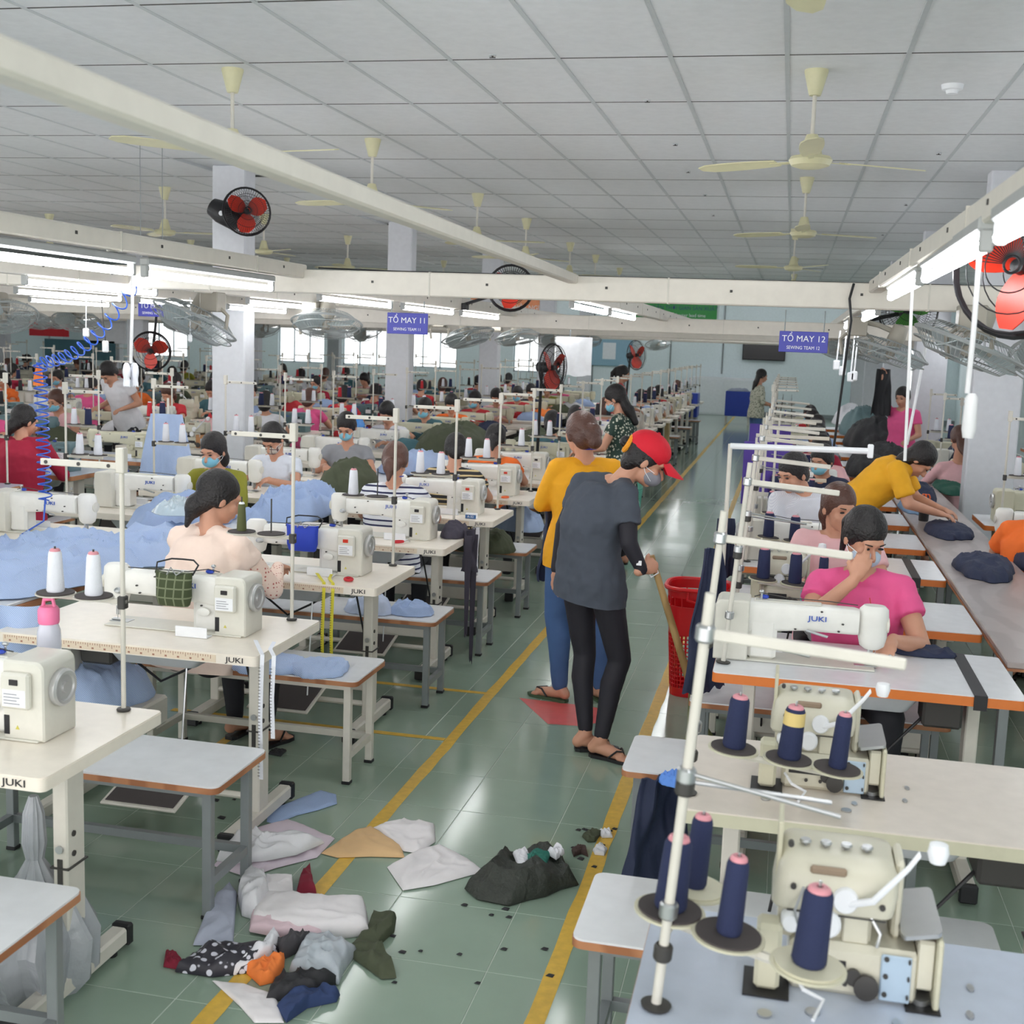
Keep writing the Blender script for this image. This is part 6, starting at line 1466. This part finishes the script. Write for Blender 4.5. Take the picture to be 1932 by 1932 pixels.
# ------------------------------------------------------------ hoses, cords, rods
hz_ = empty('coil_hose', (0, 0, 0), label='blue coiled air hose hanging down at the left', cat='hose')
pts = []; A_, B_, C_ = V3((-3.35, 5.8, 2.16)), V3((-3.90, 5.8, 1.74)), V3((-3.88, 5.8, 1.0)); N_ = 560; turns = 34
for i in range(N_+1):
    t = i/N_; s_ = (t/.45) if t < .45 else 1; c = (A_.lerp(B_, s_)+V3((0, 0, -.10*math.sin(PI*s_)))) if t < .45 else B_.lerp(C_, (t-.45)/.55)
    a = 2*PI*turns*(t**1.15 if t < .45 else t); r_c = .034; d_ = (B_-A_).normalized() if t < .45 else V3((0, 0, -1)); u_ = V3((0, 1, 0)); w_ = d_.cross(u_)
    pts.append(c+u_*r_c*math.cos(a)+w_*r_c*math.sin(a))
MB().path(pts, .0042, 5).obj('coil', M_hose, hz_); MB().path([(-3.88, 5.8, 1.02), (-3.86, 5.75, .9), (-3.9, 5.6, .84)], .005, 6).obj('end_hose', M_hose, hz_)
heap('red_pouch', 'orange-red cloth hung in the upper coils of the blue hose', 'cloth', (-3.94, 5.84, 1.62), .03, .02, .16, M_corange, 150, fold=.3)
def cord(label, pts, r, m, cat='cord', name='hanging_cord', knob=None):
    e = empty(name, pts[0], label=label, cat=cat); o = V3(pts[0]); MB().path([V3(p)-o for p in pts], r, 8).obj('cord', m, e)
    if knob: q = V3(pts[-1])-o; MB().box(q.x-knob[0], q.x+knob[0], q.y-knob[0]*.6, q.y+knob[0]*.6, q.z-knob[1], q.z, .008).obj('switch', M_wht, e)
    return e
cord('white hanging pipe with a bundle of gloves below the left duct', [(-2.655, 4.6, 2.19), (-2.668, 4.6, 1.80)], .007, mat('pipe_white', (216, 216, 218), .5), 'pipe', 'hanging_pipe')
gl_ = empty('work_gloves', (-2.67, 4.6, 1.81), label='white work gloves tied to the hanging pipe at the left', cat='gloves')
for k in range(4):
    a = k*1.5; b = MB(); b.ell((.022*math.cos(a), .02*math.sin(a), -.045), (.016, .012, .04)); 
    for q in range(3): b.cap((.022*math.cos(a)+(q-1)*.009, .02*math.sin(a), -.075), (.022*math.cos(a)+(q-1)*.012, .02*math.sin(a), -.105), .005, .004, 6)
    grown(b, 'glove', M_thw, gl_, .004, 2)
cord('white hanging pipe with a plastic sleeve at the right, before the pillar', [(.39, 2.9, 2.20), (.392, 2.9, 2.0), (.39, 2.9, 1.87)], .006, mat('pipe_white', (216, 216, 218), .5), 'pipe', 'hanging_pipe')
sl = empty('plastic_sleeve', (.40, 2.9, 1.87), label='translucent white plastic sleeve at the end of the right hanging pipe', cat='bag'); MB().loft([[(r*math.cos(a), r*math.sin(a), z) for a in [2*PI*k/14 for k in range(14)]] for z, r in ((0, .008), (-.01, .014), (-.08, .016), (-.10, .012))]).obj('sleeve', mat('pipe_white', (0, 0, 0)), sl)
cord('thin white hanging rod right of the aisle, down to the tables', [(.349, 4.0, 2.18), (.36, 4.0, 1.9), (.37, 4.0, 1.62)], .005, mat('pipe_white', (216, 216, 218), .5), 'pipe', 'hanging_pipe')
cord('white upright rod by the heap of dark clothes', [(.88, 8.6, 2.1), (.80, 8.6, 1.35)], .010, M_wht, 'pipe', 'hanging_pipe')
cord('thin white pull cord with a switch box at the left', [(-4.68, 7.5, 2.15), (-4.685, 7.5, 1.93)], .004, M_wht, 'cord', 'hanging_switch', (.022, .06))
cord('black cord with a white switch box, left of the coiled hose', [(-4.63, 7.6, 2.15), (-4.60, 7.6, 1.85)], .003, M_black, 'cord', 'hanging_switch', (.022, .08))
cord('white cord with an oval socket before the first pillar', [(-3.6, 6.9, 2.14), (-3.6, 6.9, 1.92)], .003, M_wht, 'cord', 'hanging_switch', (.014, .05))
for k, (x, z) in enumerate(((.36, 1.89), (.41, 1.845), (.475, 1.80), (.50, 1.81))):
    cord('white socket hanging on a cord over the right row, %s from the left' % ORD[k], [(x, 10, 2.12), (x-.01, 10, z)], .006, M_wht, 'socket', 'hanging_socket', (.026, .075))
cord('black cable looping down the crossing duct at the right', [(.26, 5.94, 2.27), (.245, 5.93, 2.2), (.26, 5.93, 2.1), (.25, 6.0, 1.9), (.23, 6.1, 1.5)], .006, M_black, 'cable', 'hanging_cable')
cord('black cable lying along the top of the crossing duct', [(-2.4, 5.98, 2.285), (-2.0, 6.0, 2.278), (-1.2, 6.0, 2.276), (0, 6, 2.276), (1.3, 6, 2.276)], .004, M_black, 'cable', 'duct_cable')
# a white pipe cart handle on the third right table and its screen of rods
st_ = empty('plastic_stool', (.76, 7.62, 0), label='dark red plastic stool under the right tables beside the long worktable', cat='stool')
M_rst = mat('plastic_darkred', (168, 22, 46), .4); MB().prism(rbox(.28, .28, 0, 0, .04), .42, .45, 'xy').obj('seat', M_rst, st_)
for sx in (-1, 1):
    for sy in (-1, 1): MB().path([(sx*.10, sy*.10, .42), (sx*.14, sy*.14, 0)], .018, 6).obj('leg', M_rst, st_)
rod = empty('rail_frame', (0, 0, 0), label='white padded rail standing across the fourth right table', cat='rail')
MB().tube((-.24, 5.5, 1.52), (.36, 5.5, 1.53), .014).obj('rail', M_wht, rod); MB().tube((-.24, 5.5, .782), (-.24, 5.5, 1.53), .010).obj('upright', M_leg, rod); MB().box(.35, .375, 5.485, 5.515, 1.50, 1.56, .004).obj('end_cap', M_wht, rod)
rod.location = (.0, 0, 0)
for i, y in enumerate((7.70, 8.75, 9.8, 10.9)):
    f_ = empty('rod_rack', (-.12, y+.12, .782), 0, label='cream rod rack on the right row, %s of the far ones' % ORD[i], cat='rack')
    for x in (-.06, 0, .06): MB().tube((x, 0, 0), (x, 0, .62), .008).obj('upright', M_leg, f_)
    for z in (.25, .55): MB().box(-.09, .42, -.008, .008, z, z+.025, .002).obj('crossbar', M_leg, f_)
rc = D.objects['pillar'] if 'pillar' in D.objects else None
# dense distance: seated workers, garments and rods along the far rows
mats_ = [M_mar, M_otee, M_cred, M_cwhite, M_gt, M_pink, M_lpink, M_colive, M_cnavy, M_ols, M_cteal, M_shirt2]
nm_ = ['maroon', 'orange', 'red', 'white', 'grey', 'pink', 'pale pink', 'dark olive', 'navy', 'olive', 'teal', 'blue']
CUR[0] = PROTO
fp = person('seated worker', P2(), (0, 0, 0), 0, dict(shirt=M_gt, pants=M_pants, hair='bob', face=False), .012)
fp2 = person('seated worker', P2(hf=(.3, .9, -.3), w=1.08), (0, 0, 0), 0, dict(shirt=M_gt, pants=M_pants, hair='none', mask=M_bmask), .012)
CUR[0] = COL
rq = random.Random(21); KID.clear()
for (row, i, x, y, rz) in STN:
    if y < 11.2 and not (x < -7 and y > 9.3): continue
    if y > 26 or x > 1 or rq.random() < .25: continue
    k = rq.randrange(len(mats_))
    c = copy_tree(fp if rq.random() < .6 else fp2, None, local((x, y), rz, (.08, -.62, 0)), rz+rq.uniform(-.25, .25), 'distant seated worker in %s top at the %s table, %s' % (nm_[k], ORD[i], row), 'distant seated workers'); c['category'] = 'person'
    for ch in c.children:
        if ch.name.startswith('shirt'): ch.material_slots[0].link = 'OBJECT'; ch.material_slots[0].material = mats_[k]
        if ch.name.startswith('hair') and rq.random() < .25: ch.material_slots[0].link = 'OBJECT'; ch.material_slots[0].material = M_hairb
for i, y in enumerate((8.75, 9.8, 10.9, 12.0, 13.1, 14.3, 15.5)):
    k = (8, 6, 0, 4, 11, 8, 2)[i]
    c = copy_tree(fp if i % 2 else fp2, None, (.30, y+.82, 0), PI+rq.uniform(-.2, .2), 'distant seated worker in %s top, %s behind the young man in white' % (nm_[k], ORD[i]), 'distant seated workers'); c['category'] = 'person'
    for ch in c.children:
        if ch.name.startswith('shirt'): ch.material_slots[0].link = 'OBJECT'; ch.material_slots[0].material = mats_[k]
bundle = []
for k, m in enumerate((M_colive, M_cnavy, M_cred, M_corange, M_shirt2, M_cwhite, M_cblack, M_cteal)):
    CUR[0] = PROTO; bundle.append((heap('clothes_bundle', 'x', 'clothes', (0, 0, 0), .22, .16, .16, m, 200+k, n=28, rings=8, fold=1.3), ['olive', 'navy', 'red', 'orange', 'blue', 'white', 'black', 'teal'][k])); CUR[0] = COL
for (row, i, x, y, rz) in STN:
    if y < 10.9 or y > 29 or rq.random() < .2: continue
    p, cn = rq.choice(bundle)
    copy_tree(p, None, local((x, y), rz, (-.27, rq.uniform(-.05, .08), .782)), rz+rq.uniform(-.4, .4), 'small %s bundle of clothes on the %s table, %s' % (cn, ORD[i], row), 'bundles on distant tables')

for o in list(PROTO.objects): D.objects.remove(o)
D.collections.remove(PROTO)
